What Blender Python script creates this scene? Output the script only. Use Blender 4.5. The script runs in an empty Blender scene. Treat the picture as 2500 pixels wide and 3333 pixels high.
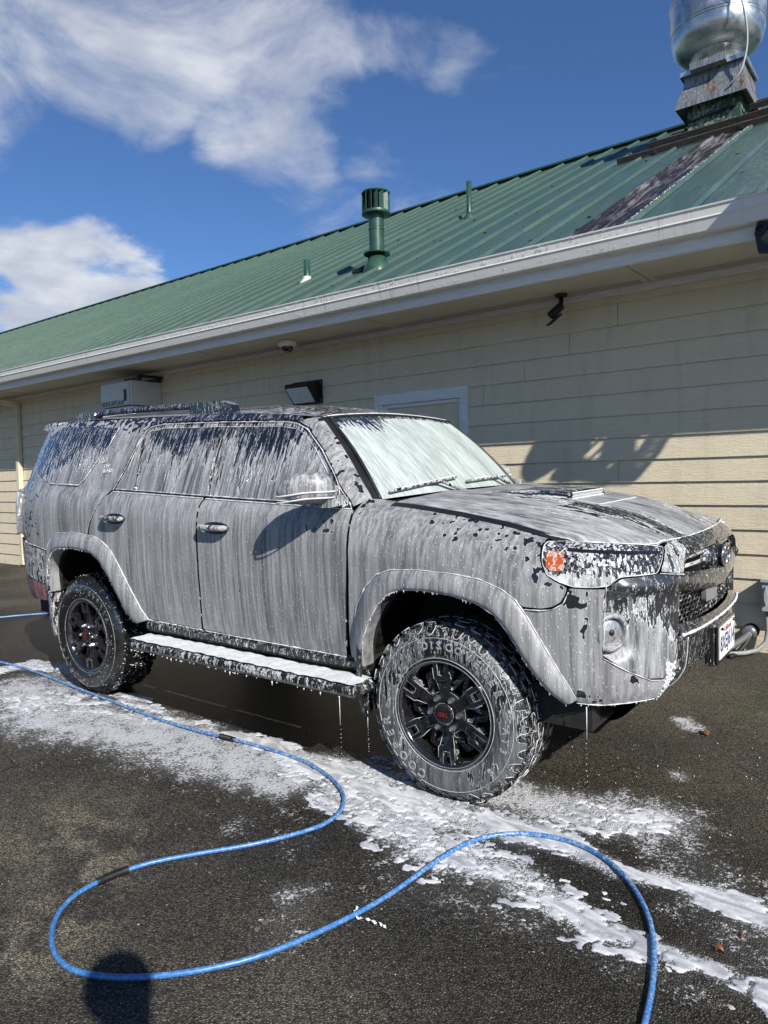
import bpy, bmesh, math, random
import numpy as np
from mathutils import Vector, Matrix
from mathutils.geometry import delaunay_2d_cdt
from mathutils import noise as mnoise
SC = bpy.context.scene
COL = SC.collection
random.seed(7); np.random.seed(7)
PI = math.pi
# ------------------------------------------------------------------ camera
cam_d = bpy.data.cameras.new('camera'); cam = bpy.data.objects.new('camera', cam_d); COL.objects.link(cam)
yaw, pit, rol = 2.2129, -0.0450, -0.0216
cy, sy, cp, sp = math.cos(yaw), math.sin(yaw), math.cos(pit), math.sin(pit)
F = Vector((cy*cp, sy*cp, sp)); Rr = Vector((sy, -cy, 0)); Uu = Rr.cross(F)
R2 = math.cos(rol)*Rr + math.sin(rol)*Uu; U2 = -math.sin(rol)*Rr + math.cos(rol)*Uu
CAM = Vector((1.686, -3.5874, 1.4206))
cam.matrix_world = Matrix(((R2.x, U2.x, -F.x, CAM.x), (R2.y, U2.y, -F.y, CAM.y), (R2.z, U2.z, -F.z, CAM.z), (0, 0, 0, 1)))
cam_d.sensor_fit = 'VERTICAL'; cam_d.sensor_height = 36; cam_d.lens = 2368.8/3333*36
cam_d.clip_start = .05; cam_d.clip_end = 2000
SC.camera = cam
# ------------------------------------------------------------------ sun + sky
SUN = Vector((1, -.52, .79)).normalized()
sd = bpy.data.lights.new('sun', 'SUN'); sd.energy = 5.0; sd.angle = math.radians(.53); sd.color = (1, .96, .89)
so = bpy.data.objects.new('sun', sd); COL.objects.link(so)
so.rotation_euler = SUN.to_track_quat('Z', 'Y').to_euler()
SC.view_settings.view_transform = 'Standard'; SC.view_settings.look = 'None'
SC.view_settings.exposure = .50; SC.view_settings.gamma = 1.0
try: SC.view_settings.use_curve_mapping = False
except Exception: pass

class NT:
    """small node-tree helper"""
    def __init__(s, tree): s.t = tree; s.n = tree.nodes; s.l = tree.links; s.x = 0
    def new(s, typ, **kw):
        n = s.n.new(typ)
        for k, v in kw.items():
            if k.startswith('i_'): n.inputs[k[2:].replace('_', ' ')].default_value = v
            else: setattr(n, k, v)
        return n
    def lk(s, a, b): s.l.new(a, b)
    def math(s, op, a, b=None, c=None, clamp=False):
        n = s.n.new('ShaderNodeMath'); n.operation = op; n.use_clamp = clamp
        for i, v in enumerate((a, b, c)):
            if v is None: continue
            if isinstance(v, (int, float)): n.inputs[i].default_value = v
            else: s.l.new(v, n.inputs[i])
        return n.outputs[0]
    def vmath(s, op, a, b=None):
        n = s.n.new('ShaderNodeVectorMath'); n.operation = op
        for i, v in enumerate((a, b)):
            if v is None: continue
            if isinstance(v, (tuple, list)): n.inputs[i].default_value = v
            else: s.l.new(v, n.inputs[i])
        return n.outputs['Value'] if op in ('DOT_PRODUCT', 'LENGTH', 'DISTANCE') else n.outputs[0]
    def rng(s, v, a, b, c=0., d=1., smooth=True):
        n = s.n.new('ShaderNodeMapRange'); n.interpolation_type = 'SMOOTHSTEP' if smooth else 'LINEAR'
        for i, q in enumerate((v, a, b, c, d)):
            if isinstance(q, (int, float)): n.inputs[i].default_value = q
            else: s.l.new(q, n.inputs[i])
        return n.outputs[0]
    def noise(s, vec, scale, detail=3., rough=.5, dist=0.):
        n = s.n.new('ShaderNodeTexNoise'); n.inputs['Scale'].default_value = scale; n.inputs['Detail'].default_value = detail
        n.inputs['Roughness'].default_value = rough; n.inputs['Distortion'].default_value = dist
        if vec is not None: s.l.new(vec, n.inputs['Vector'])
        return n.outputs[0]
    def vor(s, vec, scale, feature='F1', out='Distance', rnd=1.):
        n = s.n.new('ShaderNodeTexVoronoi'); n.feature = feature; n.inputs['Scale'].default_value = scale
        n.inputs['Randomness'].default_value = rnd
        s.l.new(vec, n.inputs['Vector']); return n.outputs[out]
    def mix(s, f, a, b):
        n = s.n.new('ShaderNodeMix'); n.data_type = 'RGBA'
        for i, v in ((0, f), (6, a), (7, b)):
            if isinstance(v, (int, float)): n.inputs[i].default_value = v
            elif isinstance(v, (tuple, list)): n.inputs[i].default_value = tuple(v)+((1,) if len(v) == 3 else ())
            else: s.l.new(v, n.inputs[i])
        return n.outputs[2]
    def scale(s, vec, xyz): return s.vmath('MULTIPLY', vec, xyz)

W = bpy.data.worlds.new('World'); SC.world = W; W.use_nodes = True
wt = NT(W.node_tree); wt.n.clear()
sky = wt.n.new('ShaderNodeTexSky'); sky.sky_type = 'NISHITA'; sky.sun_disc = False
sky.sun_elevation = math.asin(SUN.z); sky.sun_rotation = math.atan2(SUN.x, SUN.y)
sky.altitude = 600; sky.air_density = 1.0; sky.dust_density = .35; sky.ozone_density = 3.5
SKY_STR = .064
g = wt.n.new('ShaderNodeTexCoord').outputs['Generated']
dirv = wt.vmath('NORMALIZE', g)
sepw = wt.n.new('ShaderNodeSeparateXYZ'); wt.lk(dirv, sepw.inputs[0])
zz = wt.math('MAXIMUM', sepw.outputs[2], 0.)
flat = wt.vmath('DIVIDE', dirv, None); _d = flat.node
cmb = wt.n.new('ShaderNodeCombineXYZ'); dd = wt.math('ADD', zz, .22)
for i in range(3): wt.lk(dd, cmb.inputs[i])
wt.lk(cmb.outputs[0], _d.inputs[1])
n1 = wt.noise(flat, 3.6, 11, .63, .45); n2 = wt.noise(flat, 1.1, 3, .5)
# cloud banks: where the photographed clouds stand in the sky (directions), plus scattered ones everywhere else
BANK = [((-.797,.372,.476),.16,.62),((-.76,.432,.49),.13,.66),((-.722,.49,.495),.13,.64),((-.658,.554,.509),.13,.64),
 ((-.59,.625,.511),.11,.56),((-.52,.689,.505),.08,.44),((-.471,.73,.495),.07,.40),((-.645,.609,.461),.10,.58),((-.636,.645,.424),.09,.52),
 ((-.63,.676,.383),.085,.46),((-.618,.705,.349),.07,.36),((-.793,.452,.409),.045,.40),((-.773,.49,.403),.04,.36),
 ((-.855,.448,.245),.135,1.0),((-.815,.499,.272),.095,.9),((-.84,.51,.20),.12,1.0),((-.852,.475,.19),.15,.84),((-.875,.441,.13),.17,.9),((-.78,.55,.25),.05,.5),((-.80,.56,.19),.09,.5),((-.787,.526,.30),.05,.42),((-.532,.756,.382),.07,.30)]
wn = wt.n.new('ShaderNodeTexNoise'); wn.inputs['Scale'].default_value = 4.; wn.inputs['Detail'].default_value = 5.; wt.lk(flat, wn.inputs['Vector'])
dirw = wt.vmath('NORMALIZE', wt.vmath('ADD', dirv, wt.vmath('MULTIPLY', wt.vmath('SUBTRACT', wn.outputs['Color'], (.5, .5, .5)), (.22, .22, .16))))
acc = None
for (v, rad, amp) in BANK:
    dt = wt.vmath('DOT_PRODUCT', dirw, v)
    m = wt.rng(dt, math.cos(rad), 1.0, 0., amp)
    acc = m if acc is None else wt.math('MAXIMUM', acc, m)
# the open patch of blue sky round the view, beyond which the scattered clouds go on
opn = wt.rng(wt.vmath('DOT_PRODUCT', dirv, tuple(Vector((-.55, .6, .55)).normalized())), .45, .8, 0., 1.)
scat = wt.math('MULTIPLY', wt.rng(n2, .50, .66), wt.math('SUBTRACT', 1., opn))
fld = wt.math('ADD', wt.math('MULTIPLY', wt.math('SUBTRACT', n1, .5), 1.35), wt.math('MAXIMUM', acc, wt.math('MULTIPLY', scat, .6)))
cmask = wt.rng(fld, .20, 1.0)
cmask = wt.math('MULTIPLY', cmask, wt.rng(sepw.outputs[2], .0, .06))
shade = wt.noise(flat, 4.5, 5, .55)
ccol = wt.mix(wt.rng(shade, .3, .72), (.36, .39, .46), (.60, .615, .64))
skc = wt.n.new('ShaderNodeVectorMath'); skc.operation = 'MULTIPLY'
wt.lk(sky.outputs[0], skc.inputs[0]); skc.inputs[1].default_value = (SKY_STR*.76, SKY_STR*1.0, SKY_STR*1.30)
mx = wt.mix(wt.math('MULTIPLY', cmask, .93), skc.outputs[0], ccol)
bg = wt.n.new('ShaderNodeBackground'); wt.lk(mx, bg.inputs[0]); bg.inputs[1].default_value = 1.0
wo = wt.n.new('ShaderNodeOutputWorld'); wt.lk(bg.outputs[0], wo.inputs[0])
# ------------------------------------------------------------------ mesh helpers
def link(o, parent=None):
    COL.objects.link(o)
    if parent is not None: o.parent = parent
    return o
def mesh(name, V, Fc, mat=None, parent=None, smooth=False, attrs=None, mats=None, fm=None):
    me = bpy.data.meshes.new(name)
    me.from_pydata([tuple(map(float, v)) for v in V], [], [tuple(int(i) for i in f) for f in Fc])
    for m in (mats or ([mat] if mat else [])): me.materials.append(m)
    if fm is not None: me.polygons.foreach_set('material_index', list(fm))
    if smooth: me.polygons.foreach_set('use_smooth', [True]*len(me.polygons))
    if attrs:
        for k, a in attrs.items():
            at = me.attributes.new(k, 'FLOAT', 'POINT'); at.data.foreach_set('value', np.asarray(a, dtype=np.float32))
    me.update()
    return link(bpy.data.objects.new(name, me), parent)
def thing(name, label, cat, loc=(0, 0, 0), rotz=0, group=None):
    o = bpy.data.objects.new(name, None); COL.objects.link(o); o.location = loc; o.rotation_euler = (0, 0, rotz)
    return tag(o, label, cat, group)
def tag(o, label=None, cat=None, group=None, kind=None):
    if label: o['label'] = label
    if cat: o['category'] = cat
    if group: o['group'] = group
    if kind: o['kind'] = kind
    return o
class MB:
    """collects shapes for one mesh"""
    def __init__(s): s.V = []; s.F = []; s.M = []
    def add(s, V, Fc, mi=0):
        b = len(s.V); s.V += [tuple(map(float, v)) for v in V]; s.F += [tuple(i+b for i in f) for f in Fc]; s.M += [mi]*len(Fc); return s
    def box(s, a, b, mi=0, M=None, bev=0.):
        (x0, y0, z0), (x1, y1, z1) = a, b
        if bev <= 0:
            V = [(x, y, z) for z in (z0, z1) for x, y in ((x0, y0), (x1, y0), (x1, y1), (x0, y1))]
            Fc = [(3, 2, 1, 0), (4, 5, 6, 7), (0, 1, 5, 4), (1, 2, 6, 5), (2, 3, 7, 6), (3, 0, 4, 7)]
        else:
            e = min(bev, abs(x1-x0)/2.1, abs(y1-y0)/2.1, abs(z1-z0)/2.1)
            V = []; 
            def ring(z, k): return [(x0+k, y0+e, z), (x0+e, y0+k, z), (x1-e, y0+k, z), (x1-k, y0+e, z), (x1-k, y1-e, z), (x1-e, y1-k, z), (x0+e, y1-k, z), (x0+k, y1-e, z)]
            rs = [ring(z0, e*.999), ring(z0+e, 0), ring(z1-e, 0), ring(z1, e*.999)]
            for r in rs: V += r
            Fc = [tuple(range(7, -1, -1)), tuple(24+i for i in range(8))]
            for k in range(3):
                for i in range(8): Fc.append((k*8+i, k*8+(i+1) % 8, k*8+8+(i+1) % 8, k*8+8+i))
        if M is not None: V = [M @ Vector(v) for v in V]
        return s.add(V, Fc, mi)
    def prism(s, poly, M, h, mi=0, taper=1.0):
        """polygon in local xy extruded along local z by h, placed by matrix M"""
        n = len(poly); c = np.mean(poly, axis=0)
        V = [M @ Vector((x, y, 0)) for x, y in poly]+[M @ Vector((c[0]+(x-c[0])*taper, c[1]+(y-c[1])*taper, h)) for x, y in poly]
        return s.add(V, [tuple(range(n-1, -1, -1)), tuple(range(n, 2*n))]+[(i, (i+1) % n, n+(i+1) % n, n+i) for i in range(n)], mi)
    def tube(s, P, r, seg=8, mi=0, closed=False, cap=True):
        P = [Vector(p) for p in P]; n = len(P); V = []; prev = None
        for i, p in enumerate(P):
            a = P[(i-1) % n] if (closed or i) else P[0]; b = P[(i+1) % n] if (closed or i < n-1) else P[-1]
            t = (b-a).normalized() if (b-a).length > 1e-9 else Vector((0, 0, 1))
            if prev is None: q = t.orthogonal().normalized()
            else: q = (prev-t*prev.dot(t)); q = q.normalized() if q.length > 1e-6 else t.orthogonal().normalized()
            prev = q; w = t.cross(q); rr = r[i] if hasattr(r, '__len__') else r
            V += [p+(q*math.cos(2*PI*k/seg)+w*math.sin(2*PI*k/seg))*rr for k in range(seg)]
        Fc = []
        for i in range(n if closed else n-1):
            j = (i+1) % n
            for k in range(seg): Fc.append((i*seg+k, i*seg+(k+1) % seg, j*seg+(k+1) % seg, j*seg+k))
        if cap and not closed: Fc += [tuple(range(seg-1, -1, -1)), tuple((n-1)*seg+k for k in range(seg))]
        return s.add(V, Fc, mi)
    def lathe(s, prof, seg=48, M=None, mi=0, closed=False):
        """profile of (radius, height) turned round local z"""
        V = [];n = len(prof)
        for k in range(seg):
            a = 2*PI*k/seg
            V += [(r*math.cos(a), r*math.sin(a), h) for r, h in prof]
        if M is not None: V = [M @ Vector(v) for v in V]
        Fc = []
        for k in range(seg):
            k2 = (k+1) % seg
            for i in range(n if closed else n-1):
                j = (i+1) % n; Fc.append((k*n+i, k2*n+i, k2*n+j, k*n+j))
        return s.add(V, Fc, mi)
    def ball(s, c, r, mi=0, seg=8, sc=(1, 1, 1)):
        V = [];n = seg//2
        for i in range(n+1):
            t = PI*i/n
            for k in range(seg): V.append((c[0]+r*sc[0]*math.sin(t)*math.cos(2*PI*k/seg), c[1]+r*sc[1]*math.sin(t)*math.sin(2*PI*k/seg), c[2]+r*sc[2]*math.cos(t)))
        return s.add(V, [(i*seg+k, (i+1)*seg+k, (i+1)*seg+(k+1) % seg, i*seg+(k+1) % seg) for i in range(n) for k in range(seg)], mi)
    def build(s, name, mat=None, parent=None, smooth=False, mats=None, clr=None):
        at = {'clr': [clr(*v) if callable(clr) else clr for v in s.V]} if clr is not None else None
        return mesh(name, s.V, s.F, mat, parent, smooth, at, mats, s.M if mats else None)
def auto(o, deg=35):
    """flat-shade only the sharp edges"""
    me = o.data; me.polygons.foreach_set('use_smooth', [True]*len(me.polygons))
    bm = bmesh.new(); bm.from_mesh(me); c = math.radians(deg)
    for e in bm.edges:
        e.smooth = not (len(e.link_faces) == 2 and e.calc_face_angle(0) > c)
    bm.to_mesh(me); bm.free(); return o
def copyof(o, parent=None, M=None):
    c = o.copy(); COL.objects.link(c); c.parent = parent
    if M is not None: c.matrix_basis = M
    return c
def frame_m(o, x, y, z):
    """matrix from origin and three axes"""
    return Matrix(((x[0], y[0], z[0], o[0]), (x[1], y[1], z[1], o[1]), (x[2], y[2], z[2], o[2]), (0, 0, 0, 1)))
_ink = {}
def text_mesh(txt, size, depth=.001, offset=0., shear=0.):
    """vertices and faces of a word, centred, in local xy"""
    c = bpy.data.curves.new('t', 'FONT'); c.body = txt; c.size = size; c.extrude = depth; c.offset = offset; c.align_x = 'CENTER'; c.align_y = 'CENTER'; c.shear = shear; c.resolution_u = 2
    o = bpy.data.objects.new('t', c); COL.objects.link(o); bpy.context.view_layer.update()
    me = bpy.data.meshes.new_from_object(o.evaluated_get(bpy.context.evaluated_depsgraph_get()))
    V = [v.co.copy() for v in me.vertices]; Fc = [tuple(p.vertices) for p in me.polygons]
    bpy.data.objects.remove(o); bpy.data.curves.remove(c); bpy.data.meshes.remove(me)
    return V, Fc
def dens(poly, step, closed=True):
    out = []; n = len(poly)
    for i in range(n if closed else n-1):
        a = np.array(poly[i], float); b = np.array(poly[(i+1) % n], float); k = max(1, int(math.ceil(np.linalg.norm(b-a)/step)))
        out += [tuple(a+(b-a)*j/k) for j in range(k)]
    if not closed: out.append(tuple(map(float, poly[-1])))
    return out
def chaikin(poly, it=2, closed=True):
    for _ in range(it):
        n = len(poly); o = []
        rg = range(n) if closed else range(n-1)
        if not closed: o.append(poly[0])
        for i in rg:
            a = np.array(poly[i]); b = np.array(poly[(i+1) % n]); o += [tuple(a*.75+b*.25), tuple(a*.25+b*.75)]
        if not closed: o.append(poly[-1])
        poly = o
    return poly
def inside(px, py, poly):
    P = np.array(poly); x0, y0 = P[:, 0], P[:, 1]; x1, y1 = np.roll(x0, -1), np.roll(y0, -1)
    c = np.zeros(px.shape, bool)
    for a, b, d, e in zip(x0, y0, x1, y1):
        if b == e: continue
        m = ((b > py) != (e > py)) & (px < (d-a)*(py-b)/(e-b)+a); c ^= m
    return c
def seg_dist(px, py, poly):
    d = np.full(px.shape, 9.); n = len(poly)
    for i in range(n):
        a = np.array(poly[i]); b = np.array(poly[(i+1) % n]); ab = b-a; L = ab@ab+1e-12
        t = np.clip(((px-a[0])*ab[0]+(py-a[1])*ab[1])/L, 0, 1); d = np.minimum(d, np.hypot(px-a[0]-t*ab[0], py-a[1]-t*ab[1]))
    return d
def patch(name, fn, poly, mat, parent=None, step=.02, thick=.012, corner=.02, clr=None, flip=False, rim=True, side=1):
    """sheet-metal panel: outline poly on surface fn(a,b) -> xyz, filled with a fine mesh, its edge turned in by thick"""
    pl = dens(poly, corner); pl = chaikin(pl, 2); pl = [p for i, p in enumerate(pl) if np.hypot(*(np.array(p)-np.array(pl[i-1]))) > 1e-5]
    out = []
    for p in pl:                                                     # thin the outline to about the mesh step
        if not out or np.hypot(p[0]-out[-1][0], p[1]-out[-1][1]) > step*.45: out.append(p)
    pl = out; P = np.array(pl); n = len(pl)
    gx = np.arange(P[:, 0].min(), P[:, 0].max(), step); gy = np.arange(P[:, 1].min(), P[:, 1].max(), step)
    X, Y = np.meshgrid(gx, gy); X[::2] += step*.5; X = X.ravel(); Y = Y.ravel()
    m = inside(X, Y, pl); X, Y = X[m], Y[m]; m = seg_dist(X, Y, pl) > step*.45; X, Y = X[m], Y[m]
    pts = [Vector(p) for p in pl]+[Vector((a, b)) for a, b in zip(X, Y)]
    r = delaunay_2d_cdt(pts, [], [list(range(n))], 1, 1e-6)
    vs, fs = r[0], r[2]; A = np.array([v[0] for v in vs]); B = np.array([v[1] for v in vs])
    V = fn(A, B); Fc = [tuple(f) for f in fs]
    # outward normal check
    a, b, c = (V[i] for i in Fc[len(Fc)//2][:3]); nn = np.cross(b-a, c-a)
    e = 1e-3; am, bm_ = A[Fc[len(Fc)//2][0]], B[Fc[len(Fc)//2][0]]
    du = fn(np.array([am+e]), np.array([bm_]))[0]-V[Fc[len(Fc)//2][0]]; dv = fn(np.array([am]), np.array([bm_+e]))[0]-V[Fc[len(Fc)//2][0]]
    out_n = np.cross(du, dv)*(-1 if flip else 1)
    rev = nn@out_n < 0
    if rev: Fc = [f[::-1] for f in Fc]
    CL = None if clr is None else (clr(A, B) if callable(clr) else np.full(len(A), clr, float))
    # rim
    if rim:
        a_ = np.array([p[0] for p in pl]); b_ = np.array([p[1] for p in pl]); Q = fn(a_, b_)
        Du = fn(a_+e, b_)-Q; Dv = fn(a_, b_+e)-Q; N = np.cross(Du, Dv)*(-1 if flip else 1); N /= np.linalg.norm(N, axis=1, keepdims=True)+1e-12
        base = len(V); V = np.vstack([V, Q, Q-N*thick])
        ar = sum(pl[i][0]*pl[(i+1) % n][1]-pl[(i+1) % n][0]*pl[i][1] for i in range(n))
        ccw = (ar > 0)
        for i in range(n):
            j = (i+1) % n; f = (base+i, base+n+i, base+n+j, base+j)
            if ccw ^ flip: pass
            else: f = f[::-1]
            Fc.append(f)
        if CL is not None: CL = np.concatenate([CL, np.full(2*n, .8)])
    if side < 0: V = V*np.array([1, -1, 1]); Fc = [f[::-1] for f in Fc]
    return mesh(name, V, Fc, mat, parent, True, {'clr': CL} if CL is not None else None)
def ribbon(name, rows, mat, parent=None, clr=None, smooth=True):
    """loft between equal-length rows of points"""
    n = len(rows[0]); V = [p for r in rows for p in r]
    Fc = [(i*n+k, i*n+k+1, (i+1)*n+k+1, (i+1)*n+k) for i in range(len(rows)-1) for k in range(n-1)]
    return mesh(name, V, Fc, mat, parent, smooth, {'clr': np.full(len(V), clr) if np.isscalar(clr) else clr} if clr is not None else None)

# ------------------------------------------------------------------ materials
def mat_base(name):
    m = bpy.data.materials.new(name); m.use_nodes = True; t = NT(m.node_tree)
    b = t.n['Principled BSDF']; return m, t, b
def setp(b, **k):
    for a, v in k.items(): b.inputs[a.replace('_', ' ')].default_value = v if not isinstance(v, tuple) or len(v) == 4 else v+(1,)
def plain(name, col, rough=.5, metal=0., var=.12, vs=6., bump=0., bs=60., coat=0., stretch=(1, 1, 1), spec=.5):
    m, t, b = mat_base(name); co = t.new('ShaderNodeTexCoord').outputs['Object']; v = t.scale(co, stretch)
    n = t.noise(v, vs, 4, .55)
    c = t.mix(t.rng(n, .3, .7, 0, 1), tuple(x*(1-var) for x in col), tuple(min(1, x*(1+var)) for x in col)); t.lk(c, b.inputs['Base Color'])
    setp(b, Roughness=rough, Metallic=metal, Coat_Weight=coat, Specular_IOR_Level=spec)
    t.lk(t.rng(t.noise(v, vs*2.3, 3), .3, .7, max(0, rough-.07), min(1, rough+.08)), b.inputs['Roughness'])
    if bump:
        bp = t.new('ShaderNodeBump'); bp.inputs['Strength'].default_value = .6; bp.inputs['Distance'].default_value = bump
        t.lk(t.noise(v, bs, 5, .6), bp.inputs['Height']); t.lk(bp.outputs[0], b.inputs['Normal'])
    return m
def foam_mat(name, col=(.028, .030, .036), metal=.55, rough=.26, coat=1., stretch=(1, 1, .16), film=(.222, .222, .225), s1=46., fil=True, bub=1., lift=0., iso=0., fw=1., ra=1., rk=1., dt=3.5):
    """a surface (col/metal/rough) under snow foam. Vertex value clr says how much has slid off (0 none, 1 nearly all)."""
    m, t, b = mat_base(name)
    co = t.new('ShaderNodeTexCoord').outputs['Object']
    at = t.new('ShaderNodeAttribute'); at.attribute_name = 'clr'; clr = at.outputs['Fac']
    vs_ = t.scale(co, stretch)
    warp = t.n.new('ShaderNodeTexNoise'); warp.inputs['Scale'].default_value = 5.; t.lk(co, warp.inputs['Vector'])
    vw = t.vmath('ADD', vs_, t.scale(warp.outputs['Color'], (.010, .010, .010)))
    big = t.noise(co, 3.2, 3, .5); n1 = t.noise(vw, s1, dt, .55)
    if iso: n1 = t.math('ADD', t.math('MULTIPLY', n1, 1-iso), t.math('MULTIPLY', t.noise(co, s1*.62, .8, .5), iso*1.9)); n1 = t.math('SUBTRACT', n1, iso*.45)
    nn = t.math('ADD', t.math('MULTIPLY', t.math('SUBTRACT', n1, .5), 2.3), t.math('MULTIPLY', t.math('SUBTRACT', big, .5), .9))
    nn = t.math('ADD', nn, .5)
    thr = t.rng(clr, 0., 1., -.42+lift, 1.22, smooth=False)
    d = t.math('SUBTRACT', nn, thr)
    F = t.rng(d, -.03, .03)
    rim = t.math('MULTIPLY', t.rng(d, .0, .03), t.rng(d, .05, .14, rk, 0))
    if fil:
        n2 = t.noise(t.scale(vw, (1, 1, .75)), s1*2.3, 2.5, .6, .3)
        rd = t.math('ABSOLUTE', t.math('SUBTRACT', n2, .5))
        fl = t.math('MULTIPLY', t.rng(rd, .012*fw, .032*fw, 1, 0), t.rng(clr, .30, .55, 0, 1))
        keep = t.rng(t.noise(vs_, s1*1.1, 2), .48, .56, 0, 1)
        fl = t.math('MULTIPLY', fl, keep)
        F = t.math('MAXIMUM', F, fl); rim = t.math('MAXIMUM', rim, t.math('MULTIPLY', fl, .8))
    # the film itself: long runs, bubbles
    runs = t.noise(t.scale(vs_, (1, 1, .25)), 62., 3, .6); runs2 = t.noise(t.scale(vs_, (1, 1, .12)), 11., 2, .5)
    bb = t.vor(t.scale(co, (1, 1, .62)), 68.); bubm = t.math('MULTIPLY', t.rng(bb, .14, .30, 1, 0), t.rng(t.noise(co, 47., 2), .30, .60, .15, 1))
    lum = t.math('ADD', t.math('ADD', t.rng(runs, .3, .72, -.50*ra, .62*ra), t.rng(runs2, .32, .68, -.26*ra, .32*ra)), t.math('MULTIPLY', bubm, .48*bub))
    thick = t.math('MAXIMUM', rim, t.math('MULTIPLY', bubm, .14*bub))
    k = t.math('ADD', 1., lum)
    fc = t.vmath('MULTIPLY', film, None); sc = fc.node; cb = t.new('ShaderNodeCombineXYZ')
    for i in range(3): t.lk(k, cb.inputs[i])
    sc.inputs[0].default_value = film; t.lk(cb.outputs[0], sc.inputs[1])
    fcol = t.mix(thick, sc.outputs[0], (.66, .67, .68))
    t.lk(t.mix(F, tuple(col)+(1,), fcol), b.inputs['Base Color'])
    t.lk(t.math('MULTIPLY', t.math('SUBTRACT', 1, F), metal), b.inputs['Metallic'])
    t.lk(t.rng(F, 0, 1, rough, .42), b.inputs['Roughness'])
    t.lk(t.math('MULTIPLY', t.math('SUBTRACT', 1, F), coat), b.inputs['Coat Weight'])
    setp(b, Coat_Roughness=.04, Specular_IOR_Level=.5)
    h = t.math('ADD', t.math('MULTIPLY', F, .55), t.math('ADD', t.math('MULTIPLY', rim, .35), t.math('MULTIPLY', F, t.math('ADD', t.math('MULTIPLY', runs, .5), t.math('MULTIPLY', bubm, .55*bub)))))
    bp = t.new('ShaderNodeBump'); bp.inputs['Strength'].default_value = .75; bp.inputs['Distance'].default_value = .0032
    t.lk(h, bp.inputs['Height']); t.lk(bp.outputs[0], b.inputs['Normal'])
    return m
M = {}
M['paint'] = foam_mat('foamed grey paint', stretch=(1, .45, .16), iso=.6, ra=.68, rk=.3, fil=False)
M['glass'] = foam_mat('foamed dark glass', (.008, .009, .013), 0., .05, 1., (1, .12, .06), (.18, .183, .19), 95., lift=.0, ra=1., dt=1.6, rk=.7)
M['wind'] = foam_mat('foamed windscreen', (.012, .016, .018), 0., .05, 1., (.16, 1, .16), (.36, .405, .385), 60., bub=.5, lift=-.10, ra=.42)
M['hood'] = foam_mat('foamed bonnet', stretch=(.16, 1, .5), film=(.23, .232, .238), s1=44., bub=.5)
M['roof'] = foam_mat('foamed roof', (.02, .022, .03), stretch=(1, .22, .25), film=(.28, .285, .30), s1=66.)
M['plas'] = foam_mat('foamed black plastic', (.012, .012, .013), 0., .35, .2, (1, 1, .3), (.24, .24, .25), 50.)
M['front'] = foam_mat('foamed front paint', (.075, .078, .085), .7, .30, 1., (1, 1, .3), (.23, .233, .24), 46.)
M['tyre'] = foam_mat('foamed rubber', (.009, .009, .009), 0., .38, .4, (1, .14, 1), (.075, .077, .079), 60., lift=.06, bub=.4, rk=.4, dt=2.)
M['nose'] = foam_mat('foamed nose with painted dark reflection', (.028, .029, .032), .5, .24, 1., (1, 1, .3), (.25, .252, .26), 60.)  # nose paint darkened to stand for dark reflections in its metal
M['lamp'] = foam_mat('foamed headlamp', (.022, .023, .025), .2, .06, 1., (1, 1, .35), (.36, .36, .365), 70., lift=.16, dt=2.)
M['white'] = plain('thick foam', (.60, .61, .625), .55, var=.12, vs=40, bump=.002, bs=120)
M['black'] = plain('black trim', (.008, .008, .009), .5, var=.3)
M['under'] = plain('underbody', (.010, .0095, .009), .8, var=.4, vs=12)
M['rim'] = plain('wet gloss black alloy', (.010, .010, .011), .16, 0., .3, 20, coat=1.)
M['alloy'] = foam_mat('foamed black alloy', (.009, .009, .010), 0., .16, 1., (1, .14, 1), (.07, .07, .073), 30., lift=.30, bub=.3, fil=False, rk=.6)
M['dchrome'] = foam_mat('foamed dark chrome', (.35, .35, .36), 1., .15, 0., (1, .2, 1), (.3, .3, .3), 60.)
M['chrome'] = plain('chrome', (.75, .76, .78), .12, 1., .05)
M['amber'] = foam_mat('foamed amber', (.45, .075, .010), 0., .15, 1., (1, 1, .3), (.50, .27, .18), 70., lift=.10, fil=False)
M['redf'] = foam_mat('foamed corner with painted red reflection', (.16, .012, .018), .2, .25, 1., (1, 1, .3), (.24, .12, .125), 34.)  # a red reflection put into the base colour
M['lampr'] = foam_mat('foamed tail lamp', (.25, .25, .26), .1, .1, 1., (1, 1, .2), (.72, .72, .73), 26.)
M['tread'] = foam_mat('wet tread rubber', (.010, .010, .010), 0., .34, .4, (1, .4, 1), (.20, .205, .21), 60.)
M['wet'] = plain('wet black rubber', (.008, .008, .008), .28, 0., .3, 30, bump=.001, bs=200, coat=.6)
M['tfoam'] = plain('thin grey foam', (.42, .425, .43), .5, var=.25, vs=60)
M['nut'] = plain('lug nut steel', (.45, .45, .46), .18, .9)
M['foglens'] = plain('fog lens', (.42, .43, .44), .28, .6, .3, 60)
M['red'] = plain('red lens', (.35, .02, .02), .2, 0, .1, coat=1)
M['redp'] = plain('red print', (.22, .015, .015), .5)
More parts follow.
